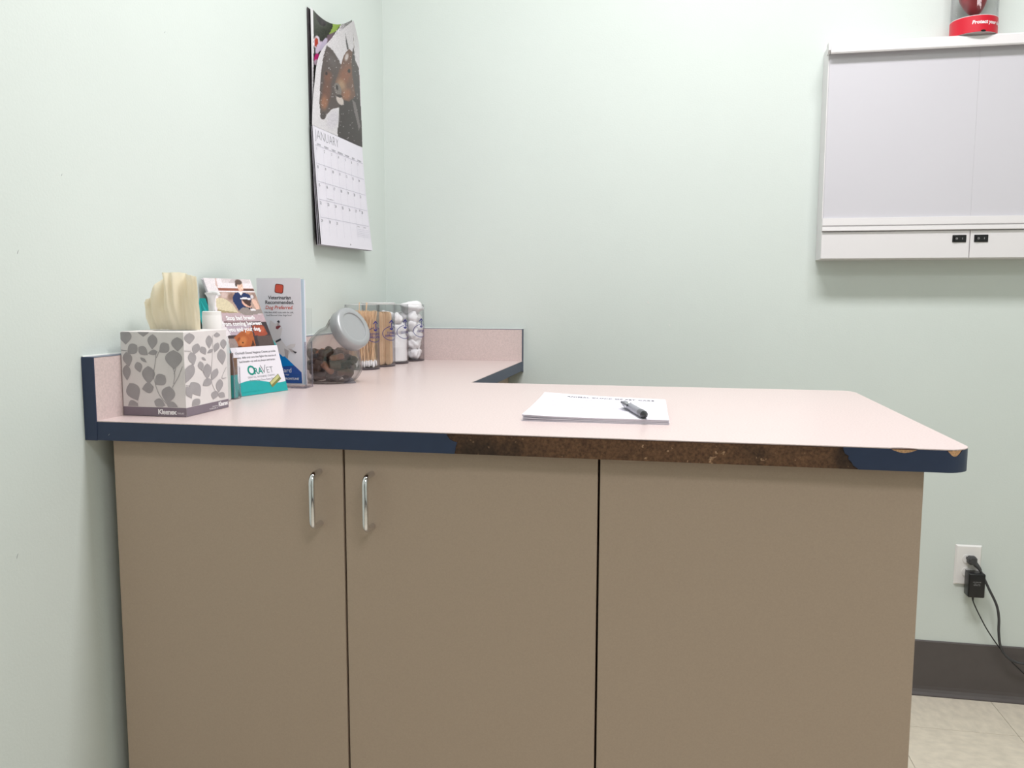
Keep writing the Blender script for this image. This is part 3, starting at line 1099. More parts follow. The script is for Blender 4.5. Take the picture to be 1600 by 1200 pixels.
# upper sheets. 'print' coordinates used by the painter follow each sheet's own picture layout
back = [[(0.009, -0.5557, 1.6050), (0.007, -0.39, 1.6060), (0.007, -0.2250, 1.6065)],
        [(0.0095, -0.5500, 1.7040), (0.009, -0.40, 1.7040), (0.008, -0.2300, 1.7050)],
        [(0.009, -0.5475, 1.7960), (0.010, -0.41, 1.8000), (0.010, -0.2450, 1.8000)],
        [(0.008, -0.5459, 1.8873), (0.0085, -0.4174, 1.8880), (0.055, -0.3917, 1.9030)]]
backpx = [[(487, 190), (527, 210), (565, 230)], [(488.5, 130), (525, 150), (563, 172)], [(487, 70), (520, 92), (555, 115)], [(485, 10), (519, 37), (550, 31)]]


def px_surface(rows):
    r3 = [[(a, b, 0) for a, b in r] for r in rows]
    return row_surface(r3, 0)


def painted(name, rows, pxs, paintfn, nu, nv, parent, eps=0.0):
    s = row_surface(rows, 0)
    p = px_surface(pxs)
    X = np.zeros((nv + 1, nu + 1))
    Y = X.copy()
    for j in range(nv + 1):
        for i in range(nu + 1):
            q = p(i / nu, j / nv)
            X[j, i], Y[j, i] = q[0], q[1]
    pt = paintfn(X, Y)
    return grid_surface(name, nu, nv, lambda u, v: (s(u, v)[0] + eps, s(u, v)[1], s(u, v)[2]), pt.c, M['print'], parent)


def z4(l, s=6.0, ox=460, oy=0):   # picture layout noted at six-fold size
    return [(a / s + ox, b / s + oy) for a, b in l]


def paint_flowers(X, Y):
    p = Paint(X, Y, (228, 224, 226))
    p.poly(z4([(178, 92), (460, 215), (310, 400), (300, 1300), (195, 1300)]), (38, 40, 34))
    p.poly(z4([(178, 92), (370, 210), (330, 330), (250, 390), (185, 330)]), (50, 54, 44))
    p.mottle(0.5)
    p.poly(z4([(365, 215), (400, 205), (462, 212), (375, 310), (325, 320), (360, 260)]), (150, 178, 86))
    p.poly(z4([(310, 330), (380, 300), (310, 420), (270, 430)]), (120, 100, 110))
    p.ell(*z4([(210, 400)])[0], 5, 11, (225, 215, 225))
    p.ell(*z4([(205, 400)])[0], 3, 8, (178, 60, 40))
    p.ell(*z4([(228, 450)])[0], 4, 11, (222, 205, 225), 20)
    p.ell(*z4([(270, 420)])[0], 4, 12, (205, 195, 215), 25)
    p.ell(*z4([(215, 555)])[0], 4.5, 9, (200, 40, 120))
    p.ell(*z4([(208, 590)])[0], 3, 5, (220, 200, 215))
    # white margins
    p.poly(z4([(150, 20), (178, 60), (178, 1400), (120, 1400), (120, 20)]), (228, 226, 228))
    p.poly(z4([(150, 20), (620, 380), (620, 200), (360, 20)]), (228, 226, 228), 0.0)
    return p


painted('back_sheet', back, backpx, paint_flowers, 60, 90, cl)
# cover board behind, flat on the wall
mobj('cover', [(0.002, -.552, 1.606), (0.002, -.224, 1.608), (0.002, -.224, 1.885), (0.002, -.552, 1.885),
               (0.0045, -.552, 1.606), (0.0045, -.224, 1.608), (0.0045, -.224, 1.883), (0.0045, -.552, 1.883)],
     [(3, 2, 1, 0), (4, 5, 6, 7), (0, 1, 5, 4), (1, 2, 6, 5), (2, 3, 7, 6), (3, 0, 4, 7)], M['paper2'], cl)
horse = [[(0.0125, -0.5620, 1.5995), (0.0125, -0.3977, 1.6030), (0.0125, -0.2202, 1.6065)],
         [(0.0160, -0.5530, 1.6900), (0.0220, -0.4053, 1.6880), (0.0140, -0.2282, 1.7098)],
         [(0.0300, -0.5325, 1.7865), (0.0300, -0.4023, 1.7951), (0.0140, -0.2334, 1.8151)],
         [(0.0570, -0.3856, 1.9033), (0.0420, -0.3272, 1.8932), (0.0160, -0.2403, 1.8834)]]
horsepx = [[(487, 195), (527, 213), (566, 230)], [(490, 138), (527, 160), (564, 172)], [(503, 78), (532, 95), (562, 112)], [(549, 32), (556, 50), (561, 72)]]


def paint_horses(X, Y):
    p = Paint(X, Y, (214, 210, 214))
    D1, D2, BR, OR = (84, 72, 70), (62, 54, 54), (106, 72, 60), (146, 100, 76)
    # left horse, neck and head pointing down
    p.poly(z4([(300, 425), (350, 470), (410, 570), (430, 640), (440, 900), (400, 1000), (330, 1020), (300, 1060), (260, 1115), (235, 1080), (222, 950), (232, 800), (245, 650), (270, 520)]), D1)
    p.ell(*z4([(285, 860)])[0], 8, 26, BR, 4, soft=.5)
    p.ell(*z4([(265, 960)])[0], 7, 15, OR, 0, soft=.6)
    p.ell(*z4([(300, 720)])[0], 8, 13, (112, 74, 60), 0, soft=.6)
    p.ell(*z4([(288, 685)])[0], 1.6, 3, (30, 22, 22))
    p.ell(*z4([(258, 1085)])[0], 4.5, 6, (70, 58, 58))
    p.ell(*z4([(335, 560)])[0], 8, 16, (100, 92, 92), -25, soft=.8, al=.7)
    # body lower right
    p.poly(z4([(400, 980), (440, 900), (520, 820), (560, 640), (545, 560), (590, 620), (605, 760), (615, 960), (640, 1300), (640, 1420), (400, 1420), (395, 1200)]), D2)
    # right horse head
    p.poly(z4([(465, 490), (500, 455), (530, 480), (560, 560), (600, 640), (610, 800), (560, 900), (490, 950), (440, 930), (380, 870), (355, 820), (370, 740), (420, 600), (440, 530)]), (108, 78, 66))
    p.poly(z4([(540, 440), (560, 560), (600, 650), (615, 950), (560, 900), (520, 640), (530, 500)]), (78, 70, 70))
    p.ell(*z4([(460, 700)])[0], 11, 22, (130, 84, 64), 20, soft=.5)
    p.ell(*z4([(470, 880)])[0], 9, 12, OR, 20, soft=.6)
    p.ell(*z4([(420, 790)])[0], 9, 14, (176, 150, 120), -25, soft=.7, al=.7)
    p.ell(*z4([(385, 830)])[0], 5.5, 11, (120, 112, 108), -15)
    p.ell(*z4([(378, 815)])[0], 2, 4.5, (45, 38, 38), -10)
    p.ell(*z4([(405, 935)])[0], 5, 9, (196, 184, 178), -30)
    p.ell(*z4([(398, 895)])[0], 5, 2.5, (60, 48, 46), 15)
    p.ell(*z4([(497, 660)])[0], 2.6, 3.4, (30, 24, 24))
    p.ell(*z4([(475, 530)])[0], 4, 8, (200, 190, 188), 15, soft=.6)
    # ears
    p.poly(z4([(462, 310), (498, 455), (480, 465), (470, 400)]), (70, 66, 70))
    p.poly(z4([(546, 440), (560, 560), (535, 560)]), (66, 62, 64))
    p.poly(z4([(525, 930), (560, 960), (615, 1180), (600, 1220), (540, 1010)]), (140, 132, 132), .7)
    p.ell(*z4([(345, 1120)])[0], 11, 18, (205, 200, 208), 10, soft=.5)
    p.mottle(0.10)
    p.specks(150, 497, 566, 80, 232, 0.9)
    # pale lower left margin and thin right margin
    p.poly(z4([(160, 1420), (160, 1130), (225, 1130), (250, 1420)]), (214, 210, 212), .5)
    return p


painted('horse_sheet', horse, horsepx, paint_horses, 84, 190, cl)
MB().lathe([(.003, 0), (.003, .002), (.001, .003)], (0.0087, -.40, 1.88), (1, 0, 0), 12).build('push_pin', M['chrome'], cl, True)

# ------------------------------------------------------------------ tissue box
TX0, TX1, TY0, TY1, TZ = 0.0225, 0.1345, -1.3325, -1.205, 0.1365
tb = thing('tissue_box', (0.078, -1.27, H), 'square tissue box printed with grey leaves, with a mauve bottom band', 'tissue box')
Z0, Z1 = H + 0.0005, H + TZ
# carton with an oval opening in the top
mb = MB()
cx, cy = (TX0 + TX1) / 2, (TY0 + TY1) / 2
nn = 32
inner = [(cx + 0.036 * math.cos(2 * math.pi * k / nn), cy + 0.030 * math.sin(2 * math.pi * k / nn)) for k in range(nn)]


def sqpt(k):
    t = 2 * math.pi * k / nn
    c, s = math.cos(t), math.sin(t)
    m_ = max(abs(c), abs(s))
    return (cx + c / m_ * (TX1 - TX0) / 2, cy + s / m_ * (TY1 - TY0) / 2)


outer = [sqpt(k) for k in range(nn)]
mb.rings([[(x, y, Z0) for x, y in outer], [(x, y, Z1 - .0008) for x, y in outer], [(cx + (x - cx) * .992, cy + (y - cy) * .992, Z1) for x, y in outer],
          [(x, y, Z1) for x, y in inner], [(x, y, Z1 - .0006) for x, y in inner], [(cx + (x - cx) * .99, cy + (y - cy) * .99, Z1 - .001) for x, y in outer]], True, False)
mb.build('carton', M['boxbase'], tb)
fl = mobj('opening_film', [(x, y, Z1 - .0004) for x, y in inner], [tuple(range(nn))], M['acrylic_edge'], tb)
fw, fh = TX1 - TX0, TZ - 0.0005
ff = frame((TX0, TY0, Z0), (1, 0, 0), (0, 0, 1), 0.0003)
fd = TY1 - TY0
fr_ = frame((TX1, TY0, Z0), (0, 1, 0), (0, 0, 1), 0.0003)
bandh = 0.105
for fmap, w in ((ff, fw), (fr_, fd)):
    polys_obj('band', [[(0, 0), (w, 0), (w, fh * bandh), (0, fh * bandh)]], M['boxband'], tb, fmap)


def leaves(name, L, stems, x0, y0, sx, sy, fmap, w):
    polys = []
    for l in L:
        X, Y, a, b_, g = l
        # to face units (x right, y down)
        pl = [((px - x0) / sx, (py - y0) / sy) for px, py in leafshape(X, Y, a * 1.1, b_ * 1.12, g)]
        pl = clip_poly(pl, 0.004, 0.996, 0.004, 1 - bandh - 0.008)
        if pl:
            polys.append([(x * w, (1 - y) * fh) for x, y in pl])
    for s in stems:
        pp = smooth_path([((px - x0) / sx * w, (1 - (py - y0) / sy) * fh, 0) for px, py in s], 4)
        pp = [(min(max(q.x, .0005), w - .0005), min(max(q.y, fh * bandh), fh)) for q in pp]
        polys += ribbon(pp, 0.0009)
    return polys_obj(name, polys, M['leaf'], tb, fmap)


LA = [(337, 515, 42, 36, 0), (455, 478, 30, 38, 0), (513, 542, 43, 29, 5), (587, 580, 36, 30, 50), (675, 555, 40, 36, 0), (378, 590, 38, 30, 50), (450, 600, 35, 25, -50),
      (512, 608, 30, 15, 80), (647, 650, 54, 50, 0), (345, 652, 42, 28, -10), (450, 655, 24, 9, -55), (415, 700, 31, 23, -15), (335, 735, 45, 24, 0), (478, 748, 52, 38, 0),
      (553, 778, 40, 34, 50), (470, 828, 36, 30, 80), (375, 855, 54, 42, -25), (602, 868, 50, 40, 10), (545, 922, 35, 26, -70), (630, 938, 40, 23, -65), (365, 945, 36, 34, 60)]
SA = [[(535, 600), (524, 680), (512, 740), (520, 800), (545, 870), (590, 925)], [(703, 690), (670, 760), (630, 822)], [(640, 700), (650, 740), (640, 800)], [(660, 700), (645, 740)],
      [(560, 590), (535, 640)], [(440, 740), (460, 780)], [(303, 595), (345, 600)]]
leaves('leaf_print', LA, SA, 303, 480, 412, 522, ff, fw)
LB = [(568, 215, 62, 52, 0), (790, 240, 78, 35, 0), (888, 140, 30, 35, 180), (965, 255, 60, 36, 0), (875, 305, 60, 33, 20), (635, 340, 65, 40, 20), (720, 355, 54, 33, -25), (797, 360, 38, 20, 60),
      (592, 460, 76, 40, -10), (938, 425, 96, 48, -5), (722, 460, 32, 13, -45), (685, 550, 56, 30, -10), (757, 617, 92, 46, 0), (545, 650, 112, 54, 22), (843, 655, 72, 36, 25),
      (750, 760, 56, 46, 60), (897, 805, 80, 40, 8), (615, 840, 98, 58, -28), (540, 880, 76, 36, -20), (835, 925, 50, 42, 20), (925, 930, 46, 34, -50), (612, 1010, 52, 44, 50)]
SB = [[(835, 150), (825, 380), (800, 700), (830, 840), (880, 930)], [(500, 370), (580, 370)], [(990, 560), (930, 700), (985, 700)], [(690, 590), (720, 640)], [(500, 790), (560, 800)]]
# this face is seen foreshortened and its pattern runs downhill; straighten it to the carton
LB2 = [(X, Y + (X - 520) * 0.17, a, b_, g) for X, Y, a, b_, g in LB]
leaves('leaf_print', LB2, [[(x, y + (x - 520) * .17) for x, y in s] for s in SB], 505, 140, 500, 1035, fr_, fd)
text_obj('brand_print', [('Kleenex', fw * .70, .0035, .0115, {'bold': .0004, 'space': .85}), ('TISSUES', fw * .915, .0042, .0036)], M['print_white'], tb,
         frame((TX0, TY0, Z0), (1, 0, 0), (0, 0, 1), .0006))
text_obj('brand_print', [('Kleenex', fd * .86, .0050, .0105, {'bold': .0004, 'space': .85}), ('facial tissues', fd * .66, .0062, .0034), ('TRUSTED CARE  60', fd * .62, .0028, .0030)], M['print_white'], tb,
         frame((TX1, TY0, Z0), (0, 1, 0), (0, 0, 1), .0006))

# tissue pulled up through the opening
ts = thing('tissue', (cx, cy, Z1 + 0.001), 'pale yellow tissue pulled up out of the leaf-patterned box', 'tissue')
nu, nv = 72, 26


def lerp_tab(tab, t):
    for i in range(len(tab) - 1):
        if t <= tab[i + 1][0]:
            a, b_ = tab[i], tab[i + 1]
            return a[1] + (b_[1] - a[1]) * (t - a[0]) / (b_[0] - a[0])
    return tab[-1][1]


ZB = Z1 + 0.0012
topz = [(0, 1.1655), (0.08, 1.1685), (.14, 1.174), (.22, 1.186), (.30, 1.200), (.36, 1.208), (.48, 1.2105), (.56, 1.2105), (.66, 1.2115), (.80, 1.2085), (.90, 1.206), (1.0, 1.204)]
leftx = [(0, .0335), (.15, .031), (.4, .026), (.7, .0258), (1, .0262)]
rightx = [(0, .1265), (.3, .1262), (.5, .1262), (.8, .1262), (1, .1245)]


def tissue(u, v, layer):
    zt_ = lerp_tab(topz, u)
    z = ZB + (zt_ - ZB) * v
    hfrac = (z - ZB) / 0.095
    xl, xr_ = lerp_tab(leftx, v), lerp_tab(rightx, v)
    w = 0.5 + 0.5 * u + 0
    x = xl + (xr_ - xl) * u
    amp = 0.0045 + 0.0045 * v
    y = -1.272 + amp * (math.sin(u * 17 + 1.1 * v + .6) * .7 + .45 * math.sin(u * 31 - 2.2 * v) + .2 * math.sin(u * 57 + 3 * v)) * (0.5 + .6 * math.sin(math.pi * min(1, u + .05)))
    y += 0.018 * math.exp(-((u - 0.47) / 0.07) ** 2) * (1 - .35 * v) * -1
    if layer:
        y += 0.016 * math.sin(math.pi * u) + .004 * math.sin(u * 13 + 4 * v)
        z -= 0.004 * v * (1 - .8 * math.sin(u * 9))
    # narrow as it enters the slot
    y = -1.268 + (y + 1.268) * (0.55 + 0.45 * min(1, v * 2.5))
    return (x, y, z)


for lay in (0, 1):
    vs = [tissue(i / nu, j / nv, lay) for j in range(nv + 1) for i in range(nu + 1)]
    fs = [(j * (nu + 1) + i, j * (nu + 1) + i + 1, (j + 1) * (nu + 1) + i + 1, (j + 1) * (nu + 1) + i) for j in range(nv) for i in range(nu)]
    mobj('ply', vs, fs, M['tissue'], ts, True)

# ------------------------------------------------------------------ white pump bottle behind the box
px_, py_ = 0.0665, -1.135
pb = thing('pump_bottle', (px_, py_, H), 'white pump bottle standing behind the tissue box', 'bottle')
MB().lathe([(.026, .0005), (.029, .004), (.029, .105), (.026, .118), (.0165, .128), (.0165, .134)], (px_, py_, H), seg=32).build('body', M['frost'], pb, True)
mb = MB().lathe([(.0160, .128), (.0172, .129), (.0172, .158), (.0168, .159), (.0168, .1605), (.0165, .166), (.0150, .167)], (px_, py_, H), seg=32)
mb.build('collar', M['white_pl'], pb, True)
MB().lathe([(.0052, .167), (.0058, .178), (.0064, .190), (.0085, .1955), (.0110, .1985), (.0110, .2005), (.006, .2015)], (px_, py_, H), seg=24).build('pump_stem', M['frost'], pb, True)
mb = MB().tube([(px_, py_, H + .1995), (px_ + .010, py_ - .004, H + .2005), (px_ + .018, py_ - .006, H + .1985), (px_ + .0205, py_ - .007, H + .195)], [.005, .0042, .0034, .003], 12)
mb.build('spout', M['frost'], pb, True)

# ------------------------------------------------------------------ small clear holder with a green leaflet, edge-on
# stands between the tissue box and the teal display
sh = thing('leaflet_holder', (0.06, -1.105, H), 'small clear holder with teal and green leaflets, beside the tissue box', 'holder', 'clear leaflet holders on the worktop')
hx0, hx1, hy0, hy1 = 0.0235, 0.0905, -1.105, -1.085
ms = MB()
prof = [(hx1 - 0.0, 0.0), (hx1, 0.060), (hx1 - .003, .085), (hx1 - .010, .100), (hx1 - .020, .106), (hx0 + .006, .106), (hx0, .100), (hx0, 0)]
for yy in (hy0, hy1):
    n = len(prof)
    vs = [(x, yy, H + .0005 + z) for x, z in prof] + [(x, yy + .0015, H + .0005 + z) for x, z in prof]
    ms.add(vs, [tuple(range(n)), tuple(range(n, 2 * n))[::-1]] + [(i, n + i, n + (i + 1) % n, (i + 1) % n) for i in range(n)])
ms.box(hx1 - .0015, hx1, hy0, hy1 + .0015, H + .0005, H + .062)
ms.box(hx0, hx1, hy0, hy1 + .0015, H + .0004, H + .002)
ms.build('clear_body', M['acrylic'], sh)
mb = MB()
mb.tube([(x - .0006, hy0 - .0002, H + .0012 + z) for x, z in prof[:6]], .0009, 6)
mb.tube([(hx1 - .0006, hy1 + .001, H + .001), (hx1 - .0006, hy1 + .001, H + .060)], .0009, 6)
mb.build('polished_edge', M['acrylic_edge'], sh)
lf = thing('leaflet', (0.057, -1.095, H + .0025), 'brown and teal leaflet inside the small clear holder', 'leaflet')
mb = MB()
mb.cur = 0
mb.box(hx0 + .003, hx1 - .0035, hy0 + .003, hy0 + .0045, H + .046, H + .088)
mb.cur = 1
mb.box(hx0 + .003, hx1 - .0035, hy0 + .003, hy0 + .0045, H + .0025, H + .046)
mb.cur = 2
mb.box(hx0 + .004, hx1 - .009, hy0 + .0024, hy0 + .0030, H + .004, H + .045)
mb.cur = 1
mb.box(hx1 - .0085, hx1 - .0035, hy0 + .0045, hy1 - .002, H + .0025, H + .046)
mb.cur = 0
mb.box(hx1 - .0085, hx1 - .0035, hy0 + .0045, hy1 - .002, H + .046, H + .078)
mb.build('sheet', [M['brownpaper'], M['teal'], M['green_print']], lf)

# ------------------------------------------------------------------ teal counter display with brochures
A = Vector((.079, -1.0595, H))
Bp = Vector((.1149, -.9366, H))
dd = (Bp - A).normalized()
nn_ = Vector((dd.y, -dd.x, 0))       # faces the room
WD = (Bp - A).length
ds = thing('brochure_display', (.06, -1.0, H), 'teal and white card display with printed front panel, beside the tall leaflet', 'display')


def dp(s, a, z):
    """s along the front edge 0..1, a towards the room, z up"""
    return tuple(A + dd * (WD * s) + nn_ * a + Vector((0, 0, z)))


fv = (Vector(dp(0, -.0270, .0941)) - Vector(dp(0, 0, .0005)))
FH = fv.length
fpN = dd.cross(fv.normalized())
panel = MB()
panel.slab([dp(0, 0, .0005), dp(1, 0, .0005), dp(1, -.0270, .0941), dp(0, -.0270, .0941)], fpN, .0008)
panel.build('front_panel', M['cardwhite'], ds)
fm = frame(dp(0, 0, .0005), dd, fv, 0.0004)
# teal wave at the foot
wave = [(0, 0), (WD, 0)] + [(WD * (1 - k / 16), FH * (.245 + .055 * math.sin((1 - k / 16) * 5.2 + .25))) for k in range(17)]
polys_obj('teal_wave', [wave], M['teal'], ds, fm)
text_obj('panel_text', [('OraVet® Dental Hygiene Chews provide', WD * .5, FH * .855, .0066), ('easy, daily oral care that fights the source of', WD * .5, FH * .765, .0060),
                        ('bad breath—as well as plaque and tartar.', WD * .5, FH * .68, .0060)], M['ink'], ds, fm)
text_obj('logo', [('O', WD * .315, FH * .415, .0265, {'bold': .0006}), ('RA', WD * .455, FH * .42, .0185, {'bold': .0003})], M['teal_dark'], ds, fm)
text_obj('logo_end', [('V', WD * .575, FH * .415, .0265, {'bold': -.0004}), ('ET', WD * .705, FH * .42, .0185, {'bold': -.0003})], M['logo_grey'], ds, fm)
text_obj('logo_line', [('DENTAL HYGIENE CHEWS', WD * .50, FH * .345, .0052, {'space': 1.25}), ('Defend. One Chew, Every Day.', WD * .50, FH * .275, .0054, {})], M['logo_grey'], ds, fm)
text_obj('small_print', [('See package for complete information.', WD * .25, FH * .06, .0036)], M['teal_dark'], ds, fm)
# printed chew
chew = frame(fm(WD * .76, FH * .235), dd, fv, 0.0)
a = math.radians(28)
def rc_(x, y):
    return (x * math.cos(a) - y * math.sin(a), x * math.sin(a) + y * math.cos(a))
polys_obj('chew_picture', [[rc_(-.016, -.006), rc_(.018, -.006), rc_(.018, .006), rc_(-.016, .006)]], M['gold_dark'], ds, chew, .0003)
polys_obj('chew_highlight', [[rc_(-.015, -.001), rc_(.016, -.001), rc_(.017, .005), rc_(-.014, .005)]], M['gold'], ds, chew, .0005)
# body: side walls, back and floor
for s in (0.0, 1.0):
    e = 0.0
    if s:
        poly = [dp(1, -.0008, .0005), dp(1, -.0275, .0935), dp(.915, -.046, .127), dp(.845, -.0620, .1911), dp(.765, -.0720, .1906), dp(.79, -.0700, .160), dp(1, -.050, .0005)]
    else:
        poly = [dp(0, -.0008, .0005), dp(0, -.0275, .0935), dp(-.0767, -.046, .127), dp(-.168, -.058, .1708), dp(-.199, -.062, .1906), dp(-.249, -.070, .1906), dp(-.287, -.070, .1686), dp(-.220, -.062, .1168), dp(0, -.050, .0005)]
    N = dd * (1 if s else -1)
    pl = poly if s else poly[::-1]
    MB().slab(pl, N, .0008).build('side_flap', M['teal'], ds)
MB().slab([dp(.01, -.050, .0008), dp(.99, -.050, .0008), dp(.76, -.0705, .178), dp(-.24, -.0705, .178)], nn_, .0008).build('back_panel', M['teal'], ds)
MB().slab([dp(.01, -.002, .0012), dp(.99, -.002, .0012), dp(.99, -.050, .0012), dp(.01, -.050, .0012)], (0, 0, 1), .0007).build('bottom_panel', M['teal'], ds)

# brochures in it (leaning stack)
tl, tr, bl, br = dp(-.225, -.062, .2294), dp(.725, -.062, .2294), dp(0.012, -.0285, .088), dp(.988, -.0285, .088)


def paint_couch(X, Y):
    p = Paint(X, Y, (226, 219, 222))
    p.poly([(340, 90), (420, 90), (400, 280), (350, 200)], (206, 178, 172))
    p.poly([(355, 95), (900, 95), (955, 275), (395, 278)], (232, 224, 228))
    p.poly([(430, 100), (880, 100), (890, 165), (450, 165)], (214, 204, 206))
    p.poly([(600, 100), (700, 100), (690, 165), (540, 160)], (190, 178, 180), .7)
    p.poly([(385, 248), (945, 245), (955, 278), (395, 280)], (150, 92, 74))
    p.poly([(780, 250), (945, 248), (955, 275), (780, 277)], (96, 66, 58))
    p.poly([(395, 280), (955, 278), (965, 300), (400, 300)], (234, 226, 230))
    p.poly([(400, 300), (965, 298), (1070, 620), (380, 620)], (176, 150, 138))
    p.ell(480, 350, 70, 60, (206, 182, 176), soft=.5)
    p.ell(580, 370, 60, 70, (140, 112, 100), 20, soft=.5)
    p.ell(930, 350, 50, 60, (150, 126, 116), soft=.5)
    p.poly([(360, 400), (430, 385), (520, 420), (600, 480), (690, 610), (560, 612), (420, 592), (365, 520)], (212, 200, 170))
    p.poly([(380, 560), (500, 585), (690, 605), (560, 612), (420, 600)], (160, 146, 110))
    # sweater
    p.poly([(605, 370), (640, 315), (690, 300), (740, 340), (775, 305), (850, 325), (900, 370), (880, 470), (870, 560), (700, 590), (650, 500), (610, 440)], (30, 48, 92))
    p.poly([(760, 410), (860, 400), (900, 560), (820, 560)], (20, 28, 52))
    p.poly([(690, 300), (735, 345), (768, 305)], (238, 234, 238))
    p.ell(725, 215, 48, 84, (226, 186, 166), -8, soft=.2)
    p.ell(755, 240, 22, 40, (238, 204, 186), -8, soft=.5)
    p.ell(700, 150, 62, 42, (96, 78, 72), 12, soft=.2)
    p.ell(663, 185, 20, 40, (88, 70, 64), 0, soft=.3)
    p.ell(742, 270, 16, 5, (178, 90, 86), -8)
    p.ell(745, 208, 6, 4, (70, 50, 44))
    p.poly([(740, 410), (770, 420), (820, 470), (890, 500), (880, 535), (790, 510), (745, 460)], (222, 176, 156))
    p.poly([(905, 400), (960, 410), (1010, 500), (1015, 560), (960, 550), (900, 430)], (224, 186, 168))
    p.poly([(715, 385), (800, 375), (885, 390), (880, 410), (720, 405)], (236, 232, 240))
    p.poly([(740, 408), (880, 412), (875, 520), (790, 470)], (70, 48, 44))
    p.ell(905, 365, 26, 30, (214, 208, 212))
    p.poly([(690, 580), (760, 525), (830, 530), (880, 580), (1055, 540), (1075, 610), (900, 640), (870, 700), (790, 670)], (146, 136, 132))
    p.poly([(870, 550), (950, 550), (960, 575), (880, 580)], (232, 228, 232))
    # sofa front
    p.poly([(380, 615), (700, 612), (800, 650), (1080, 620), (1110, 740), (480, 760)], (188, 166, 172))
    p.poly([(480, 740), (860, 735), (890, 790), (500, 830)], (136, 112, 116))
    p.poly([(500, 790), (900, 785), (900, 960), (600, 980)], (182, 166, 178))
    p.poly([(540, 960), (680, 950), (640, 1000), (560, 1010)], (66, 54, 56))
    p.poly([(560, 1000), (700, 990), (760, 1250), (560, 1250)], (150, 134, 130))
    p.poly([(860, 740), (1120, 738), (1250, 1140), (940, 1120), (890, 860)], (62, 52, 56))
    p.poly([(890, 800), (1060, 795), (1130, 930), (1060, 960), (930, 950)], (156, 74, 54))
    p.ell(1040, 860, 50, 60, (180, 92, 66), 20, soft=.5)
    p.poly([(960, 960), (1180, 950), (1240, 1120), (1000, 1110)], (86, 74, 72))
    p.poly([(630, 985), (720, 900), (800, 845), (865, 830), (905, 930), (945, 1110), (860, 1140), (720, 1175), (680, 1060)], (168, 92, 50))
    p.ell(760, 1040, 66, 90, (190, 116, 66), 10, soft=.4)
    p.ell(830, 900, 40, 50, (200, 122, 74), 20, soft=.5)
    p.ell(760, 1060, 12, 10, (60, 30, 22))
    p.ell(700, 1010, 22, 40, (140, 70, 38), 20, soft=.4)
    p.ell(720, 1130, 34, 18, (84, 48, 36))
    p.poly([(900, 1020), (940, 1110), (880, 1120)], (70, 40, 30))
    p.mottle(0.10)
    return p


bro = thing('brochure', tuple(A + Vector((-.06, 0, .10))), 'front brochure in the teal display showing a man reading on a sofa above a dog', 'brochure')
nu, nv = 96, 110
P_ = bil(bl, br, tl, tr)
L_ = bil((590, 1190), (1245, 1140), (165, 100), (890, 105))
X = np.array([[L_(i / nu, j / nv)[0] for i in range(nu + 1)] for j in range(nv + 1)])
Y = np.array([[L_(i / nu, j / nv)[1] for i in range(nu + 1)] for j in range(nv + 1)])
cover = grid_surface('cover', nu, nv, lambda u, v: tuple(P_(u, v)), paint_couch(X, Y).c, M['print'], bro)
bv = Vector(tl) - Vector(bl)
BH_ = bv.length
bU = (Vector(br) - Vector(bl))
BW = bU.length
bN = bU.normalized().cross(bv.normalized())
bm_ = lambda x, y, e=0: tuple(Vector(P_(x / BW, y / BH_)) + bN * .0005)
text_obj('cover_text', [('Stop bad breath', BW * .47, BH_ * .425, .0118, {'bold': .0004}), ('from coming between', BW * .46, BH_ * .345, .0118, {'bold': .0004}),
                        ('you and your dog.', BW * .47, BH_ * .265, .0118, {'bold': .0004})], M['print_white'], cover, bm_)
# extend the front brochure down into the pocket, with thickness
bv1 = bv.normalized()
def bq(P, dn, back):
    return Vector(P) - bv1 * dn - bN * back
MB().slab([bq(bl, .008, .0004), bq(br, .008, .0004), bq(tr, 0, .0004), bq(tl, 0, .0004)], bN, .0012).build('pages', M['cardwhite'], bro)
for k in range(1, 4):
    o = thing('brochure', tuple(A + Vector((-.065 - .002 * k, 0, .10))), 'brochure stacked behind the front one in the teal display', 'brochure', 'brochures stacked in the teal display')
    sh_ = (0.002 * (k % 3)) * 1.0
    bk = .0018 + .0014 * (k - 1)
    dn_ = .010 + .009 * k
    MB().slab([bq(bl, dn_, bk), bq(br, dn_, bk), bq(tr, sh_, bk), bq(tl, sh_, bk)], bN, .0009).build('pages', M['cardwhite' if k % 2 else 'paper'], o)
    if k in (1, 3):
        MB().slab([bq(bl, dn_, bk + .00092), bq(br, dn_, bk + .00092), bq(tr, sh_ + .001, bk + .00092), bq(tl, sh_ + .001, bk + .00092)], bN, .0004).build('back_cover', M['paper2'], o)

# ------------------------------------------------------------------ tall leaflet in clear holder
LX0, LX1, LY, LZ0, LZ1 = 0.0236, 0.1245, -0.885, 0.9855, 1.2122
hd2 = thing('leaflet_holder', (0.08, LY, H), 'clear acrylic holder carrying the tall veterinary leaflet', 'holder', 'clear leaflet holders on the worktop')
mb = MB()
mb.box(LX0 - .0015, LX1 + .0125, LY + .022, LY + .0240, H + .004, H + .170)        # back
mb.box(LX1 + .0105, LX1 + .0125, LY - .008, LY + .022, H + .004, H + .098)        # right side
mb.box(LX0 - .0020, LX0 - .0005, LY - .008, LY + .022, H + .004, H + .098)
mb.box(LX0 - .0020, LX1 + .0125, LY - .010, LY - .0080, H + .004, H + .030)       # low lip
mb.box(LX0 - .0020, LX1 + .0125, LY - .010, LY + .024, H + .0025, H + .004)
mb.build('clear_body', M['acrylic'], hd2)
mb = MB()
mb.box(LX1 + .0095, LX1 + .0128, LY - .0102, LY - .0078, H + .002, H + .099)
mb.box(LX1 + .0105, LX1 + .0126, LY + .0215, LY + .0242, H + .002, H + .099)
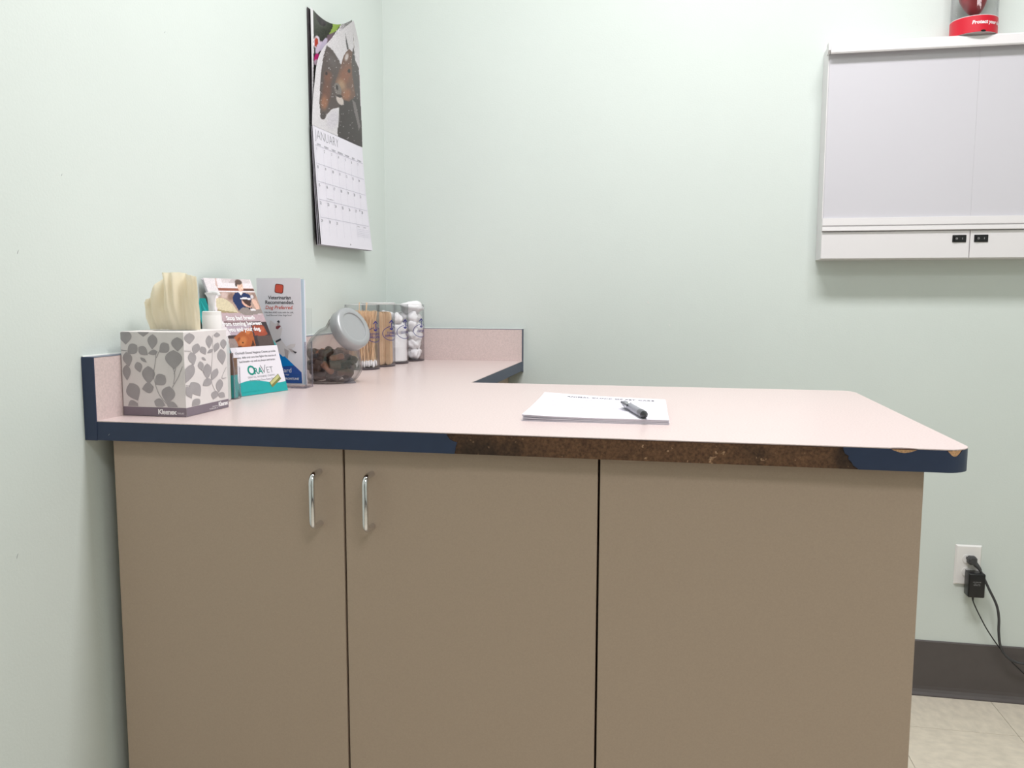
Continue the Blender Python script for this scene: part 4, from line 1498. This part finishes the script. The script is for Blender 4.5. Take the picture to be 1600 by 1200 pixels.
mb.box(LX0, LX1 + .0128, LY - .0104, LY - .0078, H + .0005, H + .0035)
mb.box(LX1 - .022, LX1 + .0128, LY - .014, LY + .024, H + .0004, H + .0022)
mb.build('polished_edge', M['acrylic_edge'], hd2)
lf2 = thing('leaflet', ((LX0 + LX1) / 2, LY, LZ0), 'tall white leaflet with a white dog and a blue corner in the clear holder', 'leaflet')
mb = MB().box(LX0, LX1, LY, LY + .0016, LZ0, LZ1)
mb.build('cover', M['cardwhite'], lf2)
box('back_page', LX0 + .004, LX1 + .0055, LY + .0035, LY + .0055, LZ0, LZ1 - .002, mat('pale_blue_paper', rgb(196, 212, 226), .6), lf2)
box('back_page', LX0 + .003, LX1 + .0030, LY + .0055, LY + .0150, LZ0, LZ1 - .004, M['paper'], lf2)
lw, lh = LX1 - LX0, LZ1 - LZ0
# layout: crop pixels (5.215x) : right edge 865..905, left hidden; convert with x=(X-(Y-130)*.047-???)
def lc(Xc, Yc):
    t = (Yc - 130) / 865.0
    xr = 865 + 45 * t
    return (lw - (xr - Xc) / 5.215 / 760.0 / (1 - .02 * t), lh * (1 - t))


lmf = frame((LX0, LY, LZ0), (1, 0, 0), (0, 0, 1), 0.0003)
def P2(l): return [lc(a_, b_) for a_, b_ in l]
polys_obj('blue_corner', [P2([(480, 580), (724, 768), (740, 765), (895, 895), (903, 985), (480, 985)])], mat('blue_print', rgb(48, 84, 160), .5), lf2, lmf)
polys_obj('blue_swoosh', [P2([(724, 768), (740, 765), (830, 840), (720, 850), (600, 790), (600, 670)])], mat('bright_blue_print', rgb(0, 128, 205), .5), lf2, lmf, .0002)
x_, y_ = lc(675, 215)
s_ = .0098
rr = []
for (ccx, ccy, a0) in ((s_ - .004, s_ - .004, 0), (-s_ + .004, s_ - .004, 90), (-s_ + .004, -s_ + .004, 180), (s_ - .004, -s_ + .004, 270)):
    rr += [(ccx + .004 * math.cos(math.radians(a0 + q)), ccy + .004 * math.sin(math.radians(a0 + q))) for q in (0, 30, 60, 90)]
ca, sa = math.cos(-.12), math.sin(-.12)
polys_obj('chew_frame', [[(x_ + a_ * ca - b_ * sa, y_ + a_ * sa + b_ * ca) for a_, b_ in rr]], mat('dark_red_print', rgb(120, 40, 34), .5), lf2, lmf)
polys_obj('chew_picture', [[(x_ + (a_ * ca - b_ * sa) * .84, y_ + (a_ * sa + b_ * ca) * .84) for a_, b_ in rr]], M['orange_print'], lf2, lmf, .0002)
tx = lc(683, 295)
text_obj('headline', [('Veterinarian', lc(682, 300)[0], lc(0, 300)[1], .0105, {'bold': .0002}), ('Recommended.', lc(682, 338)[0], lc(0, 338)[1], .0105, {'bold': .0002})], M['ink'], lf2, lmf)
text_obj('headline', [('Dog Preferred.', lc(680, 380)[0], lc(0, 380)[1], .0105, {'shear': .2, 'bold': .0001})], M['orange_print'], lf2, lmf)
text_obj('small_text', [('Kills fleas AND ticks with the soft,', lc(680, 413)[0], lc(0, 413)[1], .0048), ('beef-flavored chew dogs love!', lc(680, 436)[0], lc(0, 436)[1], .0048)], M['ink'], lf2, lmf)
text_obj('corner_text', [('NexGard', lc(808, 900)[0], lc(0, 897)[1], .0140, {'align': 'RIGHT'}), ('for dogs', lc(785, 920)[0], lc(0, 920)[1], .0045, {'align': 'RIGHT'}),
                         ('FROM FRONTLINE', lc(872, 955)[0], lc(0, 957)[1], .0062, {'align': 'RIGHT', 'bold': .0002, 'shear': .15})], M['print_white'], lf2,
         frame((LX0, LY, LZ0), (1, 0, 0), (0, 0, 1), .0007))
dogw = mat('white_dog_print', rgb(214, 206, 208), .5)
dogg = mat('grey_dog_print', rgb(178, 166, 168), .5)
polys_obj('dog_picture', [P2([(600, 470), (650, 500), (690, 470), (688, 490), (665, 530), (690, 545), (705, 520), (712, 540), (695, 620), (740, 670), (775, 720), (770, 785), (740, 770), (700, 760), (600, 700)]),
                          P2([(740, 690), (790, 665), (835, 662), (830, 685), (795, 705), (850, 730), (835, 742), (790, 725), (770, 760), (740, 740)])], dogw, lf2, lmf, .0001)
polys_obj('dog_shading', [P2([(665, 500), (690, 475), (680, 530), (660, 545)]), P2([(735, 700), (775, 720), (770, 785), (745, 770)]), P2([(770, 700), (800, 705), (850, 732), (800, 728)])], dogg, lf2, lmf, .0002)['kind'] = 'stuff'
polys_obj('dog_nose', [P2([(662, 482), (678, 470), (690, 486), (680, 492)]), P2([(655, 640), (700, 618), (706, 632), (660, 655)]), P2([(808, 722), (850, 728), (836, 742)])], M['ink'], lf2, lmf, .0003)['kind'] = 'stuff'
polys_obj('dog_mouth', [P2([(655, 520), (690, 512), (700, 520), (672, 545), (655, 540)])], mat('dog_mouth_print', rgb(130, 60, 66), .5), lf2, lmf, .0003)

# ------------------------------------------------------------------ tilted glass jar with silver lid
jx, jy = 0.133, -0.752
nrm = Vector((.854, -.314, .45)).normalized()
jr = thing('glass_jar', (jx, jy, H), 'tilted round glass jar with silver lid, holding brown dog treats', 'jar')
Lc = Vector((.2038, -.785, 1.1078))
Lb = Lc - nrm * .027
horiz = Vector((nrm.x, nrm.y, 0)).normalized()


def ringp(c, tilt, r, seg=40, squash=1.0):
    a = horiz * math.sin(math.radians(tilt)) + Vector((0, 0, 1)) * math.cos(math.radians(tilt))
    s = Vector((-horiz.y, horiz.x, 0))
    f = a.cross(s)
    return [tuple(Vector(c) + (s * math.cos(2 * math.pi * k / seg) + f * math.sin(2 * math.pi * k / seg) * squash) * r) for k in range(seg)]


JC = Vector((jx, jy, H))
defs = [(JC + Vector((0, 0, .0006)), 0, .044), (JC + Vector((0, 0, .003)), 0, .052), (JC + Vector((0, 0, .010)), 2, .0590), (JC + Vector((0, 0, .022)), 6, .0650),
        (JC + horiz * .003 + Vector((0, 0, .038)), 14, .0680), (JC + horiz * .007 + Vector((0, 0, .054)), 24, .0680), (JC + horiz * .014 + Vector((0, 0, .069)), 36, .0650),
        (JC + horiz * .024 + Vector((0, 0, .082)), 47, .0585), (JC + horiz * .033 + Vector((0, 0, .0905)), 55, .0510), (Lb - nrm * .012, 62, .0440), (Lb - nrm * .006, 63, .0405), (Lb + nrm * .002, 63.3, .0400)]
outer_r = [ringp(c, t, r) for c, t, r in defs]
inner_r = [ringp(c if i else c + Vector((0, 0, .004)), t, r - .0035) for i, (c, t, r) in enumerate(defs)]
mb = MB()
mb.rings(outer_r + inner_r[::-1])
mb.build('glass_body', M['glass'], jr, True)
# little glass foot
fc = JC + horiz * .048 + Vector((.0, .006, 0))
mb = MB().add([tuple(fc + horiz * a_ + Vector((-horiz.y, horiz.x, 0)) * b_ + Vector((0, 0, z))) for a_, b_, z in
               ((0, -.016, .0005), (.018, -.006, .0005), (.018, .006, .0005), (0, .016, .0005), (0, -.010, .012), (0, .010, .012))],
              [(0, 1, 4), (1, 2, 5, 4), (2, 3, 5), (0, 4, 5, 3), (0, 3, 2, 1)])
mb.build('foot', M['acrylic_edge'], jr)
ld = MB()
ld.lathe([(.0405, 0), (.0475, .0), (.0490, .002), (.0490, .0200), (.0478, .0245), (.0450, .0268), (.0350, .0272), (.0338, .0268), (.0330, .0245), (.0010, .0240)], Lb, nrm, 56, cap0=False)
ld.build('lid', M['silver'], jr, True)

# treats: short rounded sticks and nuggets resting in the jar
TM = [mat('dark_brown_treat', rgb(46, 30, 27), .7, noise=.2, nscale=80), mat('brown_treat', rgb(84, 56, 42), .7, noise=.2, nscale=80), mat('orange_brown_treat', rgb(142, 88, 58), .6, noise=.2, nscale=80),
      mat('greyish_brown_treat', rgb(82, 60, 48), .7, noise=.2, nscale=80)]
TN = ['dark brown dog treat inside the tilted glass jar', 'mid brown dog treat inside the tilted glass jar', 'orange-brown dog treat inside the tilted glass jar', 'grey-brown dog treat inside the tilted glass jar']
tmesh = []
for k in range(4):
    mb = MB()
    L = (.022, .026, .034, .028)[k]
    R_ = (.0085, .0080, .0078, .0095)[k]
    mb.lathe([(R_ * .6, -L / 2), (R_ * .95, -L / 2 + .002), (R_, -L / 4), (R_ * .93, 0), (R_, L / 4), (R_ * .95, L / 2 - .002), (R_ * .6, L / 2)], seg=10)
    o = mb.build('dog_treat', TM[k], None, True)
    tmesh.append(o.data)
    bpy.data.objects.remove(o)
random.seed(11)
cnt = 0


def put_treat(k, c, eul):
    o = bpy.data.objects.new('dog_treat', tmesh[k])
    o.location = c
    o.rotation_euler = eul
    COL.objects.link(o)
    tag(o, TN[k], 'treat', 'dog treats in the glass jar')


placed = []
tries = 0
while len(placed) < 88 and tries < 20000:
    tries += 1
    z = random.uniform(.014, .070)
    rmax = (.041 if z < .022 else .050)
    a_, q = random.uniform(0, 6.28), math.sqrt(random.random()) * rmax
    c = Vector((jx + q * math.cos(a_), jy + q * math.sin(a_), H + z))
    if z > .062 and (c - JC).dot(horiz) > .02:
        continue
    if all((c - p).length > .0135 for p in placed):
        placed.append(c)
for c in placed:
    k = random.choice([0, 0, 0, 0, 1, 1, 1, 3, 3, 3, 2])
    rad = Vector((c.x - jx, c.y - jy, 0))
    if rad.length > .036:    # lie along the wall
        yaw = math.atan2(rad.y, rad.x) + math.pi / 2
        put_treat(k, c, (math.pi / 2 + random.uniform(-.5, .5), 0, yaw + math.pi / 2))
    else:
        put_treat(k, c, (random.uniform(0, 3), random.uniform(0, 3), random.uniform(0, 3)))
put_treat(2, (jx + .010, jy - .046, H + .036), (math.radians(35), math.radians(-35), 0))
put_treat(0, (jx - .018, jy - .040, H + .060), (math.radians(80), 0, 1.2))

# ------------------------------------------------------------------ supply canisters
CG = 'round clear supply canisters along the splash board'


def circ(cx, cy, r, n=40):
    return [(cx + r * math.cos(2 * math.pi * k / n), cy + r * math.sin(2 * math.pi * k / n)) for k in range(n)]


CH = 0.176
CR = 0.047


def canister(cx, cy, label, text, lid=False):
    t = thing('canister', (cx, cy, H), label, 'canister', CG)
    o_ = lambda z, d=0: [(x, y, H + z) for x, y in circ(cx, cy, CR - d)]
    mb = MB()
    mb.rings([o_(.0006, .003), o_(.003), o_(CH), o_(CH, .0022), o_(.005, .0024)])
    mb.build('clear_wall', M['acrylic'], t, True)
    MB().rings([o_(.0004, .0015), o_(.0030, -.0003), o_(.0042, .001)]).build('base_rim', M['rim'], t, True)
    MB().rings([o_(CH - .0006, 0), o_(CH + .0004, .0003), o_(CH + .0004, .0019), o_(CH - .0006, .0021)], False, False).build('top_rim', M['frost'], t, True)
    if lid:
        MB().rings([o_(CH + .0008, .0), o_(CH + .003, -.0012), o_(CH + .0052, -.0004), o_(CH + .006, .003)]).build('lid', M['frost'], t, True)
    # printed badge turned towards the room
    f0 = cylmap(cx, cy, CR + .0004, math.radians(-20), H + .0945)
    f = lambda x, y, e=0.0: f0(x, y, e)
    ring = []
    N_ = 36
    w0, ra, rb = .0017, .031, .0205
    for k in range(N_):
        a0, a1 = 2 * math.pi * k / N_, 2 * math.pi * (k + 1) / N_
        if 1.38 < (a0 + a1) / 2 < 1.76:
            continue
        ring.append([(ra * math.cos(a1), rb * math.sin(a1)), (ra * math.cos(a0), rb * math.sin(a0)),
                     ((ra - w0) * math.cos(a0), (rb - w0) * math.sin(a0)), ((ra - w0) * math.cos(a1), (rb - w0) * math.sin(a1))])
    arrow = [[(-.0016, .010), (.0016, .010), (.0016, .031), (-.0016, .031)], [(-.0095, .028), (0, .033), (.0095, .028), (.0095, .0305), (0, .0385), (-.0095, .0305)],
             [(.0016, .008), (.008, .014), (.0055, .017), (.0016, .013)], [(-.008, .014), (-.0016, .008), (-.0016, .013), (-.0055, .017)]]
    polys_obj('badge', ring + arrow, M['navy_print'], t, f)
    lines_ = text.split('\n')
    text_obj('badge_text', [(s, 0, -.004 - .0085 * i + (.003 if len(lines_) > 1 else 0), .0082, {'bold': .0002}) for i, s in enumerate(lines_)], M['navy_print'], t, f)
    return t


can = [(0.0725, -0.400), (0.0810, -0.295), (0.0855, -0.185), (0.1000, -0.072)]
canister(*can[0], 'clear canister of cotton-tipped swabs, nearest the treat jar', 'COTTON TIP\nAPPLICATORS')
canister(*can[1], 'clear lidded canister of flat wooden sticks, behind the swabs', 'TONGUE\nDEPRESSORS', True)
canister(*can[2], 'clear canister of smooth white cotton, third from the treat jar', 'COTTON')
canister(*can[3], 'clear canister overflowing with cotton balls, at the back splash board', 'COTTON')

# swabs
mb = MB()
mb.cur = 0
mb.lathe([(.0011, .012), (.0011, .152)], seg=6)
mb.cur = 1
mb.lathe([(.0008, 0), (.0024, .002), (.0027, .007), (.0024, .014), (.0011, .017)], seg=8)
o = mb.build('cotton_swab', [M['wood2'], M['cotton']], None, True)
swab = o.data
bpy.data.objects.remove(o)
random.seed(5)
cx, cy = can[0]
n = 0
for k in range(84):
    q, a_ = .0395 * math.sqrt((k + .5) / 84), k * 2.39996
    bx, by = cx + q * math.cos(a_), cy + q * math.sin(a_)
    tx_, ty_ = bx + random.gauss(0, .017), by + random.gauss(0, .017)
    dr = math.hypot(tx_ - cx, ty_ - cy)
    if dr > .040:
        tx_, ty_ = cx + (tx_ - cx) * .040 / dr, cy + (ty_ - cy) * .040 / dr
    d = Vector((tx_ - bx, ty_ - by, .15)).normalized()
    o = bpy.data.objects.new('cotton_swab', swab)
    o.location = (bx, by, H + .0055 + random.uniform(0, .004))
    o.rotation_mode = 'QUATERNION'
    o.rotation_quaternion = Vector((0, 0, 1)).rotation_difference(d)
    COL.objects.link(o)
    tag(o, 'wooden cotton-tipped swab standing tip-down in the canister nearest the treat jar', 'swab', 'cotton swabs in the canister')
# a few stand proud of the rim
for (bx, by, tx_, ty_) in ((-.004, -.02, .003, -.026), (.006, 0, .015, -.006), (-.01, .01, .008, .02)):
    o = bpy.data.objects.new('cotton_swab', swab)
    o.location = (cx + bx, cy + by, H + .030)
    o.rotation_mode = 'QUATERNION'
    o.rotation_quaternion = Vector((0, 0, 1)).rotation_difference(Vector((tx_ - bx, ty_ - by, .15)).normalized())
    COL.objects.link(o)
    tag(o, 'cotton-tipped swab whose stick pokes above the canister rim', 'swab', 'cotton swabs above the rim')

# tongue depressors
mb = MB()
prof = [(.009 * math.cos(t), .009 * math.sin(t)) for t in [math.pi * k / 8 for k in range(9)]]
out = [(x, .141 + z) for x, z in prof] + [(-x, .009 - z) for x, z in prof]
vs = [(x, -.0008, z) for x, z in out] + [(x, .0008, z) for x, z in out]
n_ = len(out)
mb.add(vs, [tuple(range(n_))[::-1], tuple(range(n_, 2 * n_))] + [(i, (i + 1) % n_, n_ + (i + 1) % n_, n_ + i) for i in range(n_)])
o = mb.build('tongue_depressor', M['wood'], None)
dep = o.data
bpy.data.objects.remove(o)
cx, cy = can[1]
random.seed(8)
for row in range(15):
    for colm in range(-2, 2):
        dy_ = -.0385 + .0072 * row
        dx_ = .0105 + .0205 * colm + .004 * (row % 2)
        if math.hypot(abs(dx_) + .0095, abs(dy_)) > .0440:
            continue
        o = bpy.data.objects.new('tongue_depressor', dep)
        o.location = (cx + dx_, cy + dy_, H + .0055)
        o.rotation_euler = (random.uniform(-.012, .012), random.uniform(-.025, .025), random.uniform(-.32, .32))
        COL.objects.link(o)
        tag(o, 'flat birch tongue depressor standing in the lidded canister', 'tongue depressor', 'tongue depressors in the canister')


def cotton_mesh(seed, r, sq=(1, 1, 1), amp=.18):
    rnd = random.Random(seed)
    ph = [rnd.uniform(0, 6.28) for _ in range(6)]
    bm = bmesh.new()
    bmesh.ops.create_icosphere(bm, subdivisions=3, radius=1)
    for v in bm.verts:
        c = v.co
        d = 1 + amp * (.5 * math.sin(3 * c.x + ph[0]) * math.cos(3 * c.y + ph[1]) + .35 * math.sin(6 * c.z + ph[2] + 2 * c.x) + .2 * math.sin(9 * c.y + ph[3]))
        v.co = Vector((c.x * sq[0], c.y * sq[1], c.z * sq[2])) * d * r
    me = bpy.data.meshes.new('cotton_ball')
    bm.to_mesh(me)
    bm.free()
    me.materials.append(M['cotton'])
    me.polygons.foreach_set('use_smooth', [True] * len(me.polygons))
    return me


cms = [cotton_mesh(s, .0185, (1, 1.1, .92), .30) for s in range(4)]
cx, cy = can[3]
random.seed(21)
for lv in range(5):
    for i in range(2):
        for j in range(2):
            o = bpy.data.objects.new('cotton_ball', random.choice(cms))
            o.location = (cx - .0165 + .033 * i + random.uniform(-.002, .002), cy - .0165 + .033 * j + random.uniform(-.002, .002), H + .0235 + .0275 * lv + random.uniform(-.004, .004) * (lv > 0))
            o.rotation_euler = (random.uniform(0, 3), random.uniform(0, 3), random.uniform(0, 3))
            COL.objects.link(o)
            tag(o, 'white cotton ball in the canister standing at the back splash board', 'cotton ball', 'cotton balls in the back canister')
tuft = bpy.data.objects.new('cotton_tuft', cotton_mesh(9, .030, (1.1, 1.15, .62), .30))
tuft.location = (cx + .008, cy, H + .166)
COL.objects.link(tuft)
tag(tuft, 'loose white cotton tuft bulging over the rim of the back canister', 'cotton')
cx, cy = can[2]
for lv in range(2):
    for i in range(2):
        for j in range(2):
            if lv == 1 and i == 1 and j == 1:
                continue
            o = bpy.data.objects.new('cotton_ball', random.choice(cms))
            o.location = (cx - .0185 + .036 * i, cy - .0185 + .036 * j, H + .107 + .029 * lv - (.004 * i))
            o.rotation_euler = (random.uniform(0, 3), random.uniform(0, 3), random.uniform(0, 3))
            COL.objects.link(o)
            tag(o, 'white cotton ball on top of the cotton roll in the third canister', 'cotton ball', 'cotton balls in the third canister')
mb = MB()
sq_ = lambda z, d: [(x, y, H + z) for x, y in circ(cx, cy, .0420 - d)]
mb.rings([sq_(.0055, .003), sq_(.009, .0), sq_(.045, .001), sq_(.080, .0005), sq_(.088, .006), sq_(.090, .02)])
o = mb.build('cotton_roll', M['cotton'], None, True)
tag(o, 'smooth folded white cotton filling the lower part of the third canister', 'cotton')

# ------------------------------------------------------------------ papers and pen on the worktop
base = [(.6685, -1.2640), (.8945, -1.2600), (.8885, -.9990), (.6590, -.9540)]
PG = 'sheets stacked under the form'
random.seed(4)
top_z = H + .0085
NS = 7
for k in range(NS):
    topmost = k == NS - 1
    z = H + .0006 + (.0072 / (NS - 1)) * k
    jit = 0 if topmost else 1
    c4 = [(x + jit * random.uniform(-.002, .0015), y + jit * random.uniform(-.0005, .0035)) for x, y in base]
    if topmost:
        lab = 'top sheet of the paper stack on the worktop, a form under the pen'
        nm = 'paper_form'
    else:
        lab = 'plain white sheet in the stack lying under the printed form'
        nm = 'paper_sheet'
    t = None
    nu = nv = 12
    B_ = bil((*c4[0], z), (*c4[1], z), (*c4[3], z), (*c4[2], z))
    vs = []
    for s in (0, 1):
        for j in range(nv + 1):
            for i in range(nu + 1):
                u, v = i / nu, j / nv
                p = B_(u, v)
                lift = (.0035 * (k / NS) * (1 - u) ** 4 * (1 - v) ** 2 + .0040 * (k / NS) * (1 - u) ** 3 * v ** 3)
                vs.append((p[0], p[1], p[2] + lift - (.0009 if s else 0)))
    w = nu + 1
    F = [(j * w + i, j * w + i + 1, (j + 1) * w + i + 1, (j + 1) * w + i) for j in range(nv) for i in range(nu)]
    nb = w * (nv + 1)
    F2 = [tuple(nb + q for q in f[::-1]) for f in F]
    E_ = []
    for i in range(nu):
        E_ += [(nb + i, nb + i + 1, i + 1, i), (nv * w + i, nv * w + i + 1, nb + nv * w + i + 1, nb + nv * w + i)]
    for j in range(nv):
        E_ += [(j * w, (j + 1) * w, nb + (j + 1) * w, nb + j * w), (nb + j * w + nu, nb + (j + 1) * w + nu, (j + 1) * w + nu, j * w + nu)]
    o = mobj(nm, vs, F + F2 + E_, M['paper'], None, True)
    try:
        o.data.set_sharp_from_angle(angle=math.radians(40))
    except Exception:
        pass
    tag(o, lab, 'paper', None if topmost else PG)
    if topmost:
        o_form = o
zf = H + .0078
Wp, Hp = .226, .285


def formmap(x, y, e=0.0):
    """x,y in metres on the sheet from the front-left corner"""
    u, v = x / Wp, y / Hp
    p = bil((*base[0], zf), (*base[1], zf), (*base[3], zf), (*base[2], zf))(u, v)
    lift = (.0035 * ((NS - 1) / NS) * (1 - u) ** 4 * (1 - v) ** 2 + .0040 * ((NS - 1) / NS) * (1 - u) ** 3 * v ** 3)
    return (p[0], p[1], p[2] + lift + .0003 + e)


text_obj('form_heading', [('ANIMAL CLINIC OF PET CARE', Wp * .56, 0, .0105, {'bold': .0003, 'space': 1.15})], M['ink'], o_form,
         lambda x, y: formmap(x, Hp * .855 + y * 1.7))
fl_ = []
random.seed(2)
for k in range(17):
    yy = Hp * (.80 - .043 * k)
    xx = .022
    while xx < Wp - .03:
        ln = random.uniform(.012, .04)
        if random.random() < .75:
            fl_.append([(xx, yy), (min(xx + ln, Wp - .02), yy), (min(xx + ln, Wp - .02), yy + .0016), (xx, yy + .0016)])
        xx += ln + .004
polys_obj('form_lines', fl_, mat('pale_form_print', rgb(178, 176, 192), .7), o_form, formmap)

pa, pt_ = Vector((.8210, -1.1270, zf + .0068)), Vector((.8610, -1.2700, zf + .0064))
pd = (pt_ - pa).normalized()
LP = (pt_ - pa).length
pn = thing('pen', tuple((pa + pt_) / 2), 'grey retractable pen with a clip lying on the printed form', 'pen')
MB().lathe([(.0042, 0), (.0052, .0015), (.0054, .010), (.0050, .0115), (.0056, .016), (.0058, .05), (.0060, .088), (.0058, .108)], pa, pd, 20).build('barrel', M['pen'], pn, True)
MB().lathe([(.0059, .108), (.0064, .111), (.0062, .128), (.0060, .132)], pa, pd, 20).build('grip', M['pen_dark'], pn, True)
MB().lathe([(.0058, .132), (.0035, .1405), (.0016, .1435), (.0007, LP)], pa, pd, 20).build('tip', M['black'], pn, True)
MB().lathe([(.0057, .0285), (.0062, .029), (.0062, .032), (.0057, .0325)], pa, pd, 20).build('ring', M['chrome'], pn, True)
side = pd.cross(Vector((0, 0, 1))).normalized()
if side.x > 0:
    side = -side
cd = (side * .9 + Vector((0, 0, .45))).normalized()
q0 = pa + pd * .012
MB().tube([q0 + cd * .0045, q0 + pd * .003 + cd * .0095, q0 + pd * .010 + cd * .0100, q0 + pd * .030 + cd * .0080, q0 + pd * .036 + cd * .0070], [.0022, .0022, .0018, .0017, .002], 8).build('clip', M['pen_dark'], pn, True)
